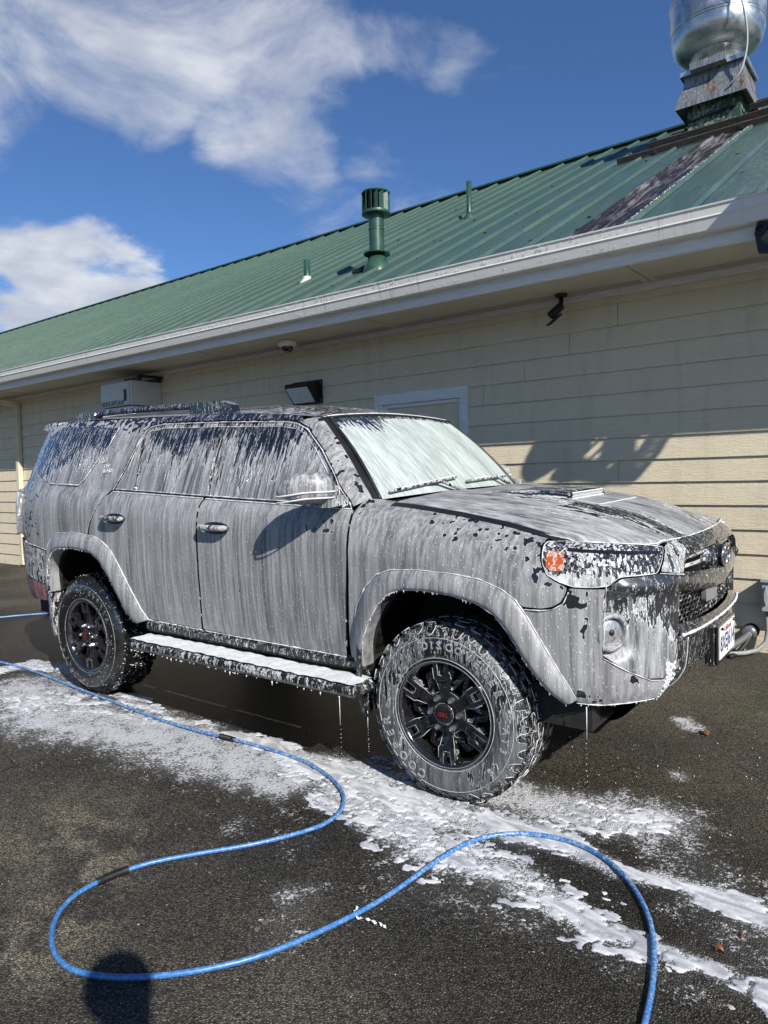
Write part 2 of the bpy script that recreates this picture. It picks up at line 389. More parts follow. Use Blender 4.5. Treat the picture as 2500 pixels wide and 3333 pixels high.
# ------------------------------------------------------------------ ground
def ss(a, b, x): t = np.clip((x-a)/(b-a), 0, 1); return t*t*(3-2*t)
def gz(x, y):
    t = np.clip((2.0-y)/2.5, 0, 1); t = t*t*(3-2*t)
    return .0307*(np.clip(y, -8, 2.35)+.92)-.0114*np.clip(x, -4, 2)*t
def vnoise(x, y, f, seed):
    rs = np.random.RandomState(seed); T = rs.rand(257, 257)
    X = x*f+37.3; Y = y*f+11.7; xi = np.floor(X).astype(int); yi = np.floor(Y).astype(int); u = X-xi; v = Y-yi
    u = u*u*(3-2*u); v = v*v*(3-2*v); a = T[xi % 256, yi % 256]; b = T[(xi+1) % 256, yi % 256]; c = T[xi % 256, (yi+1) % 256]; d = T[(xi+1) % 256, (yi+1) % 256]
    return (a*(1-u)+b*u)*(1-v)+(c*(1-u)+d*u)*v
def fbm(x, y, f, seed, o=4):
    s = 0; a = .5; n = 0
    for k in range(o): s = s+a*vnoise(x, y, f*2**k, seed+k); n += a; a *= .55
    return s/n
def pl_dist(x, y, P):
    d = np.full(x.shape, 99.); wv = np.zeros(x.shape)
    for a, b in zip(P[:-1], P[1:]):
        ax, ay, aw = a; bx, by, bw = b; L = (bx-ax)**2+(by-ay)**2+1e-12; t = np.clip(((x-ax)*(bx-ax)+(y-ay)*(by-ay))/L, 0, 1)
        q = np.hypot(x-ax-t*(bx-ax), y-ay-t*(by-ay))/(aw+(bw-aw)*t); m = q < d; d = np.where(m, q, d)
    return d
# where the suds lie: centre lines (x, y, half width) on the asphalt
SUDS = [([(-1.45, -.93, .07), (-1.17, -.935, .07), (-.95, -.97, .09), (-.715, -.95, .16), (-.50, -.96, .2), (-.185, -1.03, .2), (.06, -1.02, .17), (.25, -1.0, .12), (.43, -.985, .10), (.58, -.965, .085), (.717, -1.015, .06), (.81, -1.045, .05), (.974, -.99, .045), (1.144, -1.01, .07), (1.35, -1.06, .09), (1.8, -1.15, .1)], 1.15),
        ([(-.513, -1.12, .10), (-.30, -1.16, .16), (-.10, -1.2, .2), (.124, -1.28, .2), (.247, -1.27, .18), (.42, -1.28, .17), (.611, -1.32, .13), (.755, -1.35, .10), (.887, -1.385, .08), (.999, -1.385, .065), (1.106, -1.37, .05), (1.224, -1.385, .06), (1.345, -1.41, .07), (1.7, -1.45, .08)], .80),
        ([(.497, -.75, .10), (.62, -.70, .15), (.74, -.66, .13), (.84, -.60, .10)], .98),
        ([(-3.95, -1.0, .12), (-3.85, -.82, .15), (-3.55, -.70, .15), (-3.1, -.72, .08)], .84),
        ([(-3.5, -1.35, .12), (-3.21, -1.3, .2), (-2.9, -1.2, .22), (-2.65, -1.02, .2), (-2.3, -.97, .14), (-1.9, -.98, .10)], .66),
        ([(-2.62, -.85, .06), (-2.28, -.90, .09), (-1.9, -.93, .07), (-1.635, -.954, .09), (-1.157, -.942, .07)], .80),
        ([(-.52, -1.22, .06), (-.40, -1.26, .07), (-.33, -1.22, .06)], .8)]
FILM = [([(-2.6, -1.3, .5), (-1.9, -1.15, .45), (-1.2, -1.15, .38), (-.75, -1.15, .3)], 1.), ([(-.3, -.6, .3), (.1, -.72, .28), (.45, -.74, .25)], .95), ([(.3, -.75, .3), (.8, -.6, .3)], .9),
        ([(.60, .60, .10), (.68, .52, .12)], .85), ([(.78, -.13, .09)]*2, .75), ([(.2, -1.5, .3), (.7, -1.45, .25), (1.1, -1.45, .2)], .45), ([(-.05, -1.8, .22), (.05, -2.0, .15)], .48), ([(.9, -.75, .35), (1.3, -1.2, .4)], .5), ([(-3.3, -1.1, .5), (-2.6, -1.3, .5)], .95), ([(-.6, -1.5, .5)]*2, .35)]
def suds(x, y):
    v = np.zeros(x.shape)
    for P, a in SUDS: v = np.maximum(v, a*np.clip(1.35-pl_dist(x, y, P)*.85, 0, 1.2))
    return v
def film(x, y):
    v = np.zeros(x.shape)
    for P, a in FILM: v = np.maximum(v, a*np.clip(1.25-pl_dist(x, y, P)*1.05, 0, 1))
    return np.maximum(v, np.clip(suds(x, y)*1.15-.15, 0, 1))
gx = np.concatenate([[-300, -150, -70, -40, -25, -18, -14, -11, -9], np.arange(-7.5, 2.4, .035), [3, 4, 6, 10, 20, 50, 120, 300]])
gy = np.concatenate([[-300, -120, -50, -25, -15, -8, -6, -5], np.arange(-4.2, 2.36, .035), [4, 7, 14, 30, 80, 150, 300]])
X, Y = np.meshgrid(gx, gy, indexing='ij'); Z = gz(X, Y)+(fbm(X, Y, 1.1, 3, 3)-.5)*.008*((X > -9) & (X < 4))
nx, ny = X.shape
V = np.stack([X, Y, Z], -1).reshape(-1, 3); I = np.arange(nx*ny).reshape(nx, ny)
Fq = np.stack([I[:-1, :-1], I[1:, :-1], I[1:, 1:], I[:-1, 1:]], -1).reshape(-1, 4)
fa = film(X, Y)*((X > -8) & (X < 3)); dry = np.clip(1.2-pl_dist(X, Y, [(-1.2, -1.95, .3), (-.9, -2.06, .25), (-.69, -2.27, .22), (-.55, -2.5, .2)])*.9, 0, 1)*.8
wet = np.clip(1.25-pl_dist(X, Y, [(-5, .2, 1.2), (-2, -.4, 1.2), (.2, -.9, 1.0), (1.5, -1.1, .9)])*.9, 0, 1)  # damp ground, and the shade painted in under the vehicle
moss = np.clip(1.2-pl_dist(X, Y, [(.86, .85, .12), (.93, 1.3, .2), (1.1, 1.6, .2)]), 0, 1)
m, t, b = mat_base('worn asphalt'); M['asphalt'] = m
co = t.new('ShaderNodeTexCoord').outputs['Object']
def att(nm): a = t.new('ShaderNodeAttribute'); a.attribute_name = nm; return a.outputs['Fac']
st = t.n.new('ShaderNodeTexVoronoi'); st.inputs['Scale'].default_value = 150.; t.lk(co, st.inputs['Vector'])
st2 = t.n.new('ShaderNodeTexVoronoi'); st2.inputs['Scale'].default_value = 52.; t.lk(co, st2.inputs['Vector'])
sep = t.new('ShaderNodeSeparateColor'); t.lk(st.outputs['Color'], sep.inputs[0]); sep2 = t.new('ShaderNodeSeparateColor'); t.lk(st2.outputs['Color'], sep2.inputs[0])
stone = t.math('ADD', t.math('MULTIPLY', t.rng(sep.outputs[0], .0, 1, .30, 2.1, smooth=False), t.rng(st.outputs['Distance'], .1, .75, 1.1, .35)), t.math('MULTIPLY', t.rng(sep2.outputs[1], .72, 1., 0, .9), t.rng(st2.outputs['Distance'], .1, .4, 1, 0)))
basec = t.mix(t.rng(t.noise(co, .9, 5, .6), .35, .65), (.052, .046, .036), (.106, .092, .068))
basec = t.mix(t.math('MULTIPLY', att('dry'), t.rng(t.noise(co, 7, 4, .6), .4, .6)), basec, (.20, .175, .125))
basec = t.mix(t.math('MULTIPLY', att('wet'), .72), basec, (.0125, .0115, .0095))  # damp tone taken near black to paint in shade beneath the vehicle
basec = t.mix(t.math('MULTIPLY', att('moss'), t.rng(t.noise(co, 16, 4, .6), .45, .62, 0, .7)), basec, (.05, .075, .015))
cb = t.new('ShaderNodeCombineXYZ'); [t.lk(stone, cb.inputs[i]) for i in range(3)]
gc = t.vmath('MULTIPLY', basec, cb.outputs[0])
ck = t.vor(t.vmath('ADD', co, t.scale(t.n.new('ShaderNodeTexNoise').outputs['Color'], (.12, .12, 0))), 1.1, 'DISTANCE_TO_EDGE'); ckm = t.math('MULTIPLY', t.rng(ck, .0015, .006, 1, 0), t.rng(t.noise(co, 1.3, 3), .50, .62)); gc = t.mix(t.math('MULTIPLY', ckm, .8), gc, (.010, .009, .008))
blot = t.math('MULTIPLY', t.rng(t.noise(co, 3.7, 4, .62), .58, .66, 0, .55), t.rng(t.noise(co, .8, 2), .4, .6)); gc = t.mix(blot, gc, t.vmath('MULTIPLY', gc, (.45, .44, .42)))
# light grit
grit = t.math('MULTIPLY', t.rng(sep.outputs[1], .965, .975), t.rng(st.outputs['Distance'], .2, .5, 1, 0))
gc = t.mix(t.math('MULTIPLY', grit, .8), gc, (.30, .27, .22))
fn = t.math('ADD', t.math('MULTIPLY', t.noise(co, 70, 4, .75), .95), t.math('MULTIPLY', t.noise(co, 9, 4, .6), .55))
fm_ = t.rng(t.math('SUBTRACT', t.math('ADD', fn, t.math('MULTIPLY', att('film'), .34)), .5), .44, .60, 0, 1)
fm_ = t.math('MULTIPLY', fm_, t.rng(att('film'), .02, .25))
t.lk(t.mix(t.math('MULTIPLY', fm_, .85), t.mix(t.rng(att('film'), .3, 1.0, 0, .22), gc, (.40, .41, .43)), (.56, .57, .59)), b.inputs['Base Color'])
setp(b, Specular_IOR_Level=.3); t.lk(t.math('SUBTRACT', t.rng(att('wet'), 0, 1, .85, .40), t.math('MULTIPLY', fm_, .1)), b.inputs['Roughness'])
bp = t.new('ShaderNodeBump'); bp.inputs['Strength'].default_value = .9; bp.inputs['Distance'].default_value = .005
t.lk(t.math('ADD', t.math('MULTIPLY', t.rng(st.outputs['Distance'], 0, .8, 1, 0), .8), t.math('ADD', t.math('MULTIPLY', t.noise(co, 30, 4, .6), .9), t.math('MULTIPLY', fm_, .25))), bp.inputs['Height']); t.lk(bp.outputs[0], b.inputs['Normal'])
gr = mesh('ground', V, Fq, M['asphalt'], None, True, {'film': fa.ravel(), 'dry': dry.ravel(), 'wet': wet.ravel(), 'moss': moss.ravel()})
tag(gr, 'dark worn asphalt of the car park with wet and sudsy patches', kind='structure')
# thick suds: real relief on a fine grid
h = .0065
sx = np.arange(-4.6, 2.0, h); sy = np.arange(-2.1, -.35, h); X, Y = np.meshgrid(sx, sy, indexing='ij')
warpx = (fbm(X, Y, 3.1, 21, 3)-.5)*.22; warpy = (fbm(X, Y, 3.1, 31, 3)-.5)*.22
Dn = suds(X+warpx, Y+warpy)
st_ = fbm((X*.93+Y*.36)*.5, (Y-X*.25)*1.5, 9, 41, 5); fi = fbm(X, Y, 26, 51, 4)
hole = fbm(X, Y, 17, 61, 3)
str2 = fbm((X*.95+Y*.30)*.6, (Y-X*.2)*1.7, 13, 91, 4)
fld = Dn*1.42-.92+(st_-.5)*1.7+(str2-.5)*1.5+(fi-.5)*.8+(hole-.5)*1.1
pock = fbm(X, Y, 52, 101, 2); clus = fbm(X, Y, 4.5, 111, 3)
keep = (fld > 0) & (Dn > .30) & ~((pock > .74-.30*np.clip(clus-.42, 0, .4)/.4*1.0) & (fld < .75))
Hh = .0022+.0030*np.sqrt(np.clip(fld, 0, .6))+(fbm(X, Y, 30, 71, 3)-.5)*.0022+(fbm(X*.5+Y*.2, Y*1.4, 9, 81, 3)-.5)*.004
Hh = np.where(keep, Hh, 0)
ks = Hh.copy(); ks[1:-1, 1:-1] = (Hh[1:-1, 1:-1]*4+Hh[:-2, 1:-1]+Hh[2:, 1:-1]+Hh[1:-1, :-2]+Hh[1:-1, 2:])/8; Hh = ks
Z = gz(X, Y)+(fbm(X, Y, 1.1, 3, 3)-.5)*.008+Hh-.0005
fk = keep[:-1, :-1] & keep[1:, :-1] & keep[1:, 1:] & keep[:-1, 1:]
fk2 = fk.copy(); fk2[1:] |= fk[:-1]; fk2[:-1] |= fk[1:]; fk2[:, 1:] |= fk[:, :-1]; fk2[:, :-1] |= fk[:, 1:]
Z = np.where(keep, Z, Z-.0035)
I = np.arange(X.size).reshape(X.shape)
Fq = np.stack([I[:-1, :-1], I[1:, :-1], I[1:, 1:], I[:-1, 1:]], -1)[fk2]
used = np.unique(Fq); mp = np.full(X.size, -1); mp[used] = np.arange(len(used))
m, t, b = mat_base('suds'); M['suds'] = m
co = t.new('ShaderNodeTexCoord').outputs['Object']
sv = t.n.new('ShaderNodeVectorRotate'); sv.rotation_type = 'Z_AXIS'; sv.inputs['Angle'].default_value = .2; t.lk(co, sv.inputs['Vector'])
swirl = t.noise(t.scale(sv.outputs[0], (.45, 1.6, 1)), 11, 4, .6, 1.2)
c1 = t.mix(t.rng(swirl, .36, .64), (.30, .31, .335), (.60, .61, .63)); t.lk(c1, b.inputs['Base Color']); setp(b, Roughness=.6)
bp = t.new('ShaderNodeBump'); bp.inputs['Strength'].default_value = .5; bp.inputs['Distance'].default_value = .004; t.lk(t.noise(co, 75, 4, .65), bp.inputs['Height']); t.lk(bp.outputs[0], b.inputs['Normal'])
s_ = mesh('soap_suds', np.stack([X, Y, Z], -1).reshape(-1, 3)[used], mp[Fq], M['suds'], None, True)
tag(s_, 'white soap suds lying in ragged runs on the asphalt round the wheels', 'suds', kind='stuff')

# ------------------------------------------------------------------ building (local axes: x along the wall, y into the building, z up)
BO = Vector((0, 2.3062, 0)); BA = -.0237
BM = Matrix.Translation(BO) @ Matrix.Rotation(BA, 4, 'Z')
def bthing(name, label, cat, base, group=None):
    base = Vector(base); o = thing(name, label, cat, BM @ base, BA, group); o['_b'] = tuple(base); return o
def bfix(o):
    """shift the children, built in building coordinates, to the thing's own base"""
    T = Matrix.Translation(-Vector(o['_b'])); done = set()
    def rec(p):
        for c in p.children:
            if c.data and c.data.name not in done: c.data.transform(T); done.add(c.data.name)
            rec(c)
    bpy.context.view_layer.update(); rec(o); del o['_b']; return o
def pos_mat(name):
    m, t, b = mat_base(name); return m, t, b, t.new('ShaderNodeNewGeometry').outputs['Position']
# siding: painted fibre cement with pressed wood grain
m, t, b, pos = pos_mat('cream siding'); M['siding'] = m
oi = t.new('ShaderNodeObjectInfo').outputs['Random']
off = t.new('ShaderNodeCombineXYZ'); t.lk(t.math('MULTIPLY', oi, 40), off.inputs[0]); t.lk(t.math('MULTIPLY', oi, 17), off.inputs[2])
pv = t.vmath('ADD', pos, off.outputs[0])
grain = t.noise(t.scale(pv, (1.1, 1, 15)), 4.2, 5, .62, .9)
ring = t.math('PINGPONG', t.math('MULTIPLY', grain, 9), 1.)
dirt = t.rng(t.noise(t.scale(pos, (3, 3, .5)), 3, 5, .65), .45, .72, 0, .26)
sp = t.new('ShaderNodeSeparateXYZ'); t.lk(pos, sp.inputs[0])
splash = t.math('MULTIPLY', t.rng(sp.outputs[2], .10, .30, 1, 0), t.rng(t.noise(pos, 38, 3, .7), .52, .66, 0, .6))
sc_ = t.mix(t.math('MULTIPLY', oi, .35), (.63, .545, .39), (.69, .605, .445)); sc_ = t.mix(dirt, sc_, (.36, .32, .24)); sc_ = t.mix(splash, sc_, (.16, .13, .09))
sc_ = t.mix(t.rng(ring, .0, .25, .10, 0), sc_, (.33, .29, .22)); t.lk(sc_, b.inputs['Base Color']); setp(b, Roughness=.62)
bp = t.new('ShaderNodeBump'); bp.inputs['Strength'].default_value = .55; bp.inputs['Distance'].default_value = .0025; t.lk(t.math('ADD', ring, t.noise(pos, 60, 3)), bp.inputs['Height']); t.lk(bp.outputs[0], b.inputs['Normal'])
# white painted rough-sawn timber
m, t, b, pos = pos_mat('white trim paint'); M['trim'] = m
gn = t.noise(t.scale(pos, (1, 6, 14)), 7, 5, .65, .8); t.lk(t.mix(t.rng(gn, .35, .62), (.66, .66, .65), (.78, .78, .77)), b.inputs['Base Color']); setp(b, Roughness=.55)
bp = t.new('ShaderNodeBump'); bp.inputs['Strength'].default_value = .6; bp.inputs['Distance'].default_value = .003; t.lk(t.math('PINGPONG', t.math('MULTIPLY', gn, 7), 1.), bp.inputs['Height']); t.lk(bp.outputs[0], b.inputs['Normal'])
# gutter: white enamel with dirt runs
m, t, b, pos = pos_mat('gutter enamel'); M['gutter'] = m
rn = t.noise(t.scale(pos, (9, 1, .35)), 5, 4, .65); big = t.noise(t.scale(pos, (1, .2, .2)), 1.3, 3)
t.lk(t.mix(t.math('MULTIPLY', t.rng(rn, .52, .74), t.rng(big, .42, .62, .12, .75)), (.68, .665, .62), (.34, .30, .235)), b.inputs['Base Color']); setp(b, Roughness=.38)
m, t, b, pos = pos_mat('soffit paint'); M['soffit'] = m
t.lk(t.mix(t.rng(t.noise(pos, 2.2, 4), .35, .7), (.50, .47, .39), (.58, .55, .46)), b.inputs['Base Color']); setp(b, Roughness=.6)
m, t, b, pos = pos_mat('soffit vent strip'); M['vent'] = m
bx_ = t.new('ShaderNodeSeparateXYZ'); t.lk(pos, bx_.inputs[0])
slot = t.math('LESS_THAN', t.math('FRACT', t.math('MULTIPLY', bx_.outputs[0], 62)), .38)
t.lk(t.mix(t.math('MULTIPLY', slot, .8), (.53, .50, .42), (.10, .09, .08)), b.inputs['Base Color'])
# roof: green painted steel, grease-stained below the extractor
m, t, b, pos = pos_mat('green roof steel'); M['roofm'] = m
sp = t.new('ShaderNodeSeparateXYZ'); t.lk(pos, sp.inputs[0])
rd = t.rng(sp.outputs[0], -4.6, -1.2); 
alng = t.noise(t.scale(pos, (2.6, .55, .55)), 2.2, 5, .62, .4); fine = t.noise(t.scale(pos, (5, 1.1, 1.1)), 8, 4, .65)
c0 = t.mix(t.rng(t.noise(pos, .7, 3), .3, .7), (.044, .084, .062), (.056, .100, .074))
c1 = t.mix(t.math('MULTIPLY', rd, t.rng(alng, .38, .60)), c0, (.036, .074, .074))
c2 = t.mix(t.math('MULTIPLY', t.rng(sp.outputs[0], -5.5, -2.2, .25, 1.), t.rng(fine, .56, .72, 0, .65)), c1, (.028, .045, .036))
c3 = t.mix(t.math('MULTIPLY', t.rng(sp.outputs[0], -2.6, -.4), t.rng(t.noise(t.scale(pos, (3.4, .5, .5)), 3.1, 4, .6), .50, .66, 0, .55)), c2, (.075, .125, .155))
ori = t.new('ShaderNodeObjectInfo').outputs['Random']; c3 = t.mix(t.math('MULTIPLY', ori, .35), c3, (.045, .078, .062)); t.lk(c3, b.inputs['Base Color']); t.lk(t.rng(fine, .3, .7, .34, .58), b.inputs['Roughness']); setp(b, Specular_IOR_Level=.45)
bp = t.new('ShaderNodeBump'); bp.inputs['Strength'].default_value = .25; bp.inputs['Distance'].default_value = .004; t.lk(t.noise(t.scale(pos, (1, .4, .4)), 5, 3), bp.inputs['Height']); t.lk(bp.outputs[0], b.inputs['Normal'])
M['green'] = plain('dark green enamel', (.022, .062, .042), .35, 0., .2, 9, coat=.3)
m, t, b, pos = pos_mat('tar and grease'); M['tar'] = m
tn = t.noise(t.scale(pos, (8, .7, .7)), 2.6, 6, .68, .3)
t.lk(t.mix(t.rng(tn, .46, .66), (.014, .012, .013), (.15, .14, .155)), b.inputs['Base Color']); t.lk(t.rng(tn, .35, .6, .25, .7), b.inputs['Roughness'])
bp = t.new('ShaderNodeBump'); bp.inputs['Strength'].default_value = .9; bp.inputs['Distance'].default_value = .012; t.lk(t.noise(pos, 22, 4, .65), bp.inputs['Height']); t.lk(bp.outputs[0], b.inputs['Normal'])
M['wood'] = plain('weathered timber', (.060, .046, .036), .8, 0, .4, 10, bump=.003, stretch=(1, 8, 8))
m, t, b, pos = pos_mat('galvanised steel'); M['galv'] = m
gn = t.noise(pos, 5, 5, .6); t.lk(t.mix(t.rng(gn, .35, .65), (.38, .40, .41), (.60, .62, .63)), b.inputs['Base Color']); setp(b, Metallic=.85); t.lk(t.rng(gn, .3, .7, .22, .48), b.inputs['Roughness'])
m, t, b, pos = pos_mat('rusting steel'); M['rusty'] = m
sp = t.new('ShaderNodeSeparateXYZ'); t.lk(pos, sp.inputs[0])
rn = t.noise(t.scale(pos, (1.5, 1.5, .6)), 6, 5, .65)
rr = t.math('MULTIPLY', t.rng(rn, .50, .62), t.rng(sp.outputs[0], -1.05, -.45)); streak = t.noise(t.scale(pos, (12, 12, 1)), 6, 4, .6)
c = t.mix(t.rng(streak, .4, .65), (.20, .21, .205), (.42, .44, .44)); c = t.mix(rr, c, (.075, .030, .020)); t.lk(c, b.inputs['Base Color'])
t.lk(t.rng(rr, 0, 1, .6, 0), b.inputs['Metallic']); t.lk(t.rng(rr, 0, 1, .42, .85), b.inputs['Roughness'])
m, t, b, pos = pos_mat('peeling green duct'); M['duct'] = m
sp = t.new('ShaderNodeSeparateXYZ'); t.lk(pos, sp.inputs[0])
pn = t.math('ADD', t.noise(t.scale(pos, (1, 1, .6)), 26, 4, .7), t.math('MULTIPLY', t.math('SUBTRACT', t.noise(pos, 3.5, 2), .5), .6))
t.lk(t.mix(t.rng(pn, .50, .54), (.018, .060, .034), (.24, .235, .21)), b.inputs['Base Color']); setp(b, Roughness=.55)

M['cab0'] = plain('crusted grey sealant', (.40, .40, .38), .7, 0, .3, 30)
bld = bthing('restaurant_building', 'long cream clapboard building with a green standing-seam metal roof behind the vehicle', 'building', (0, 0, .09))
XL, XR = -44., 4.4
# wall core with its planks
w_ = MB().box((XL, .0, -.2), (XR, .25, 2.93)).box((XL, 12.9, -.3), (XR, 13.2, 2.93)).box((XL, .25, -.2), (XL+.25, 12.9, 2.93)).box((XR-.25, .25, -.2), (XR, 12.9, 2.93)).build('siding_wall', M['siding'], bld)
def plank_me(L):
    pr = [(-.022, 0), (-.016, -.001), (-.014, .011), (-.001, .011), (-.001, .192), (-.0075, .192)]
    V = [(x, y, z) for x in (0, L) for y, z in pr]; n = 6
    return V, [(i, (i+1) % n, n+(i+1) % n, n+i) for i in range(n)]+[tuple(range(n-1, -1, -1)), tuple(range(n, 2*n))]
pk = {}
def plank(x0, x1, z):
    L = round(x1-x0-.004, 3)
    if L < .05: return
    if L not in pk:
        V, Fc = plank_me(L); pk[L] = mesh('plank', V, Fc, M['siding'], w_); o = pk[L]
    else: o = copyof(pk[L], w_)
    o.matrix_basis = Matrix.Translation((x0+.002, 0, z)); return o
DOORS = [(-2.83, -1.735), (-5.20, -4.10)]
for k in range(16):
    z = .0945+.18*k-(.012 if k == 0 else 0); jo = -.325-.416*((14-k) % 7); xs = [jo+3.66*i for i in range(-5, 3)]
    xs = sorted([x for x in xs if -14.6 < x < XR]+[-14.6, XR])
    for a, b_ in zip(xs[:-1], xs[1:]):
        seg = [(a, b_)]
        if z < 2.20:
            for d0, d1 in DOORS:
                seg = [q for s0, s1 in seg for q in ([(s0, min(s1, d0)), (max(s0, d1), s1)] if s0 < d1 and s1 > d0 else [(s0, s1)]) if q[1]-q[0] > .02]
        for s0, s1 in seg: plank(s0, s1, z)
# soffit, frieze trim, fascia, gutter
so_ = MB().box((XL, -.70, 2.905), (XR, .0, 2.93)).build('soffit', M['soffit'], bld)
for i in range(-5, 2):
    MB().box((-.04+2.44*i+.06, -.19, 2.9015), (-.04+2.44*(i+1)-.06, -.075, 2.9045)).build('soffit_vent', M['vent'], so_)
    MB().box((-.04+2.44*i-.0025, -.69, 2.9035), (-.04+2.44*i+.0025, -.05, 2.9045)).build('soffit_joint', M['black'], so_)
for x0, x1 in ((-14.6, -7.93), (-7.92, -4.12), (-4.11, -.297)): MB().box((x0, -.048, 2.858), (x1, -.0215, 2.9045)).build('trim_board', M['trim'], bld)
MB().box((-.293, -.052, 2.852), (XR, -.0215, 2.9045)).build('trim_board', M['trim'], bld)
for x0, x1 in ((XL, -9.4), (-9.395, -6.62), (-6.615, -3.0), (-2.995, XR)): MB().box((x0, -.728, 2.882), (x1, -.701, 3.06)).build('fascia_board', M['trim'], bld)
prof = [(-.73, 2.968), (-.806, 2.968), (-.812, 2.974), (-.834, 3.043), (-.840, 3.048), (-.840, 3.053), (-.836, 3.057), (-.846, 3.108), (-.853, 3.112), (-.855, 3.120), (-.848, 3.124), (-.838, 3.120), (-.836, 3.104), (-.828, 3.060), (-.80, 2.99), (-.735, 2.98)]
xs = [XL, XR]; V = [(x, a, c) for x in xs for a, c in prof]; n = len(prof)
gut = mesh('gutter', V, [(i, (i+1) % n, n+(i+1) % n, n+i) for i in range(n)]+[tuple(range(n-1, -1, -1)), tuple(range(n, 2*n))], M['gutter'], bld)
jm = MB()
random.seed(5)
for i in range(260):
    x = random.uniform(-5.2, .3); zz_ = random.choice((random.uniform(3.07, 3.108), random.uniform(2.99, 3.04))); yy = -.857 if zz_ > 3.06 else -.8235
    if zz_ > 3.06: yy = -.842-(zz_-3.066)*.28-.001
    jm.ball((x, yy, zz_), random.uniform(.0022, .0045), seg=6)
tag(jm.build('foam_speck', M['white'], gut, True), kind='stuff')
# roof
TH = math.radians(28); E0 = (-.76, 3.08-.04*math.tan(TH)); RY, RZ = 6.25, 3.08+(6.25+.72)*math.tan(TH)
sd_ = Vector((0, math.cos(TH), math.sin(TH))); sn_ = Vector((0, -math.sin(TH), math.cos(TH)))
rp = lambda x, s, h: Vector((x, E0[0], E0[1]))+sd_*s+sn_*h
LS = (Vector((0, RY, RZ))-Vector((0, *E0))).length
roof = mesh('roof', [(XL, -.74, 3.03), (XR, -.74, 3.03), (XR, RY, RZ-.06), (XL, RY, RZ-.06), (XR, 13.4, 3.03), (XL, 13.4, 3.03)], [(0, 1, 2, 3), (3, 2, 4, 5), (5, 4, 1, 0)], M['under'], bld)
PIT = .4305; x_s = -3.124
pf = [(0, -.004), (.004, .036), (.026, .036), (.044, .004), (.055, .003), (PIT*.5, .0045), (PIT+.001, .002)]
V = []; ns = 9
for k in range(ns):
    s = LS*k/(ns-1); V += [tuple(rp(a, s, hh)) for a, hh in pf]
npf = len(pf); Fc = [(k*npf+i, (k+1)*npf+i, (k+1)*npf+i+1, k*npf+i+1)[::-1] for k in range(ns-1) for i in range(npf-1)]
Fc += [(0, 1, 2, 3)]
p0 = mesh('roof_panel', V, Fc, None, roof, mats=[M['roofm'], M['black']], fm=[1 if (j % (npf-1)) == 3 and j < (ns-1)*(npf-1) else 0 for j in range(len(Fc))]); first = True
i0 = int((XL-x_s)/PIT)
for i in range(i0+1, int((XR-x_s)/PIT)):
    if first: p0.matrix_basis = Matrix.Translation((x_s+PIT*i, 0, 0)); first = False
    else: copyof(p0, roof, Matrix.Translation((x_s+PIT*i, 0, 0)))
MB().prism([(-.10, -.02), (.11, -.02), (.11, .01), (0, .055), (-.10, .01)], frame_m((XL, RY, RZ+.03), (0, 1, 0), (0, 0, 1), (1, 0, 0)), XR-XL).build('ridge_cap', M['green'], roof)
# grease and tar below the extractor, following the pans
V = []; F_ = []; rs = random.Random(3)
prev = None; n = 40
for k in range(n+1):
    s = .05+(LS*.70)*k/n; q = k/n; xl = -.485+rs.uniform(-.008, .008); xr = -.135-.03*q+rs.uniform(-.03, .015)
    V += [tuple(rp(xl, s, .010)), tuple(rp(xl+.09, s, .030+rs.uniform(-.008, .01))), tuple(rp(xl+.13, s, .008)), tuple(rp((xl+xr)/2, s, .012+rs.uniform(0, .01))), tuple(rp(xr, s, .0065))]
for k in range(n):
    for j in range(4): F_.append((5*k+j, 5*k+j+1, 5*k+j+6, 5*k+j+5))
mesh('tar_strip', V, F_, M['tar'], roof, True)
V = [tuple(rp(-.541+a, .03+LS*.70*k/40, hh+rs.uniform(-.002, .003))) for k in range(41) for a, hh in ((-.03, .006), (-.002, .038), (.014, .044), (.028, .040), (.052, .010))]; mesh('tar_strip', V, [(5*k+j, 5*k+j+1, 5*k+j+6, 5*k+j+5) for k in range(40) for j in range(4)], M['tar'], roof, True)
cr = MB()
for k in range(260):
    s = rs.uniform(.05, 1)*LS*.62; q = s/(LS*.7); cr.ball(rp(-.098+rs.uniform(-.012, .012), s, .038), rs.uniform(.003, .008), seg=5)
tag(cr.build('crusted_sealant', M['cab0'], roof, True), kind='stuff')
for x, s, w2, l2 in ((.74, .12, .04, .16),(-3.45,1.62,.05,.22)): MB().box((-w2, -l2, 0), (w2, l2, .05), M=frame_m(rp(x, s, .01), (1, 0, 0), sd_, sn_)).build('roof_clip', M['green'], roof)
# debris on the roof and along the gutter edge
db = MB()
for k in range(170):
    x = rs.uniform(-5.5, 1.2); s = rs.uniform(.02, .12) if k < 90 else rs.uniform(.1, LS*.8); db.ball(rp(x, s, .012), rs.uniform(.006, .016), seg=5, sc=(1.6, .9, .5))
tag(db.build('leaf_litter', M['under'], roof), kind='stuff')
# downspout with elbow
MB().box((-10.44, -.10, .12), (-10.34, -.022, 2.80), bev=.012).prism([(-.045, -.04), (.045, -.04), (.045, .04), (-.045, .04)], frame_m((-10.39, -.06, 2.77), Vector((.8, .6, 0)), Vector((0, 0, 1)), Vector((-.6, -.75, .18)).normalized()), .86).build('downspout', M['siding'], bld)
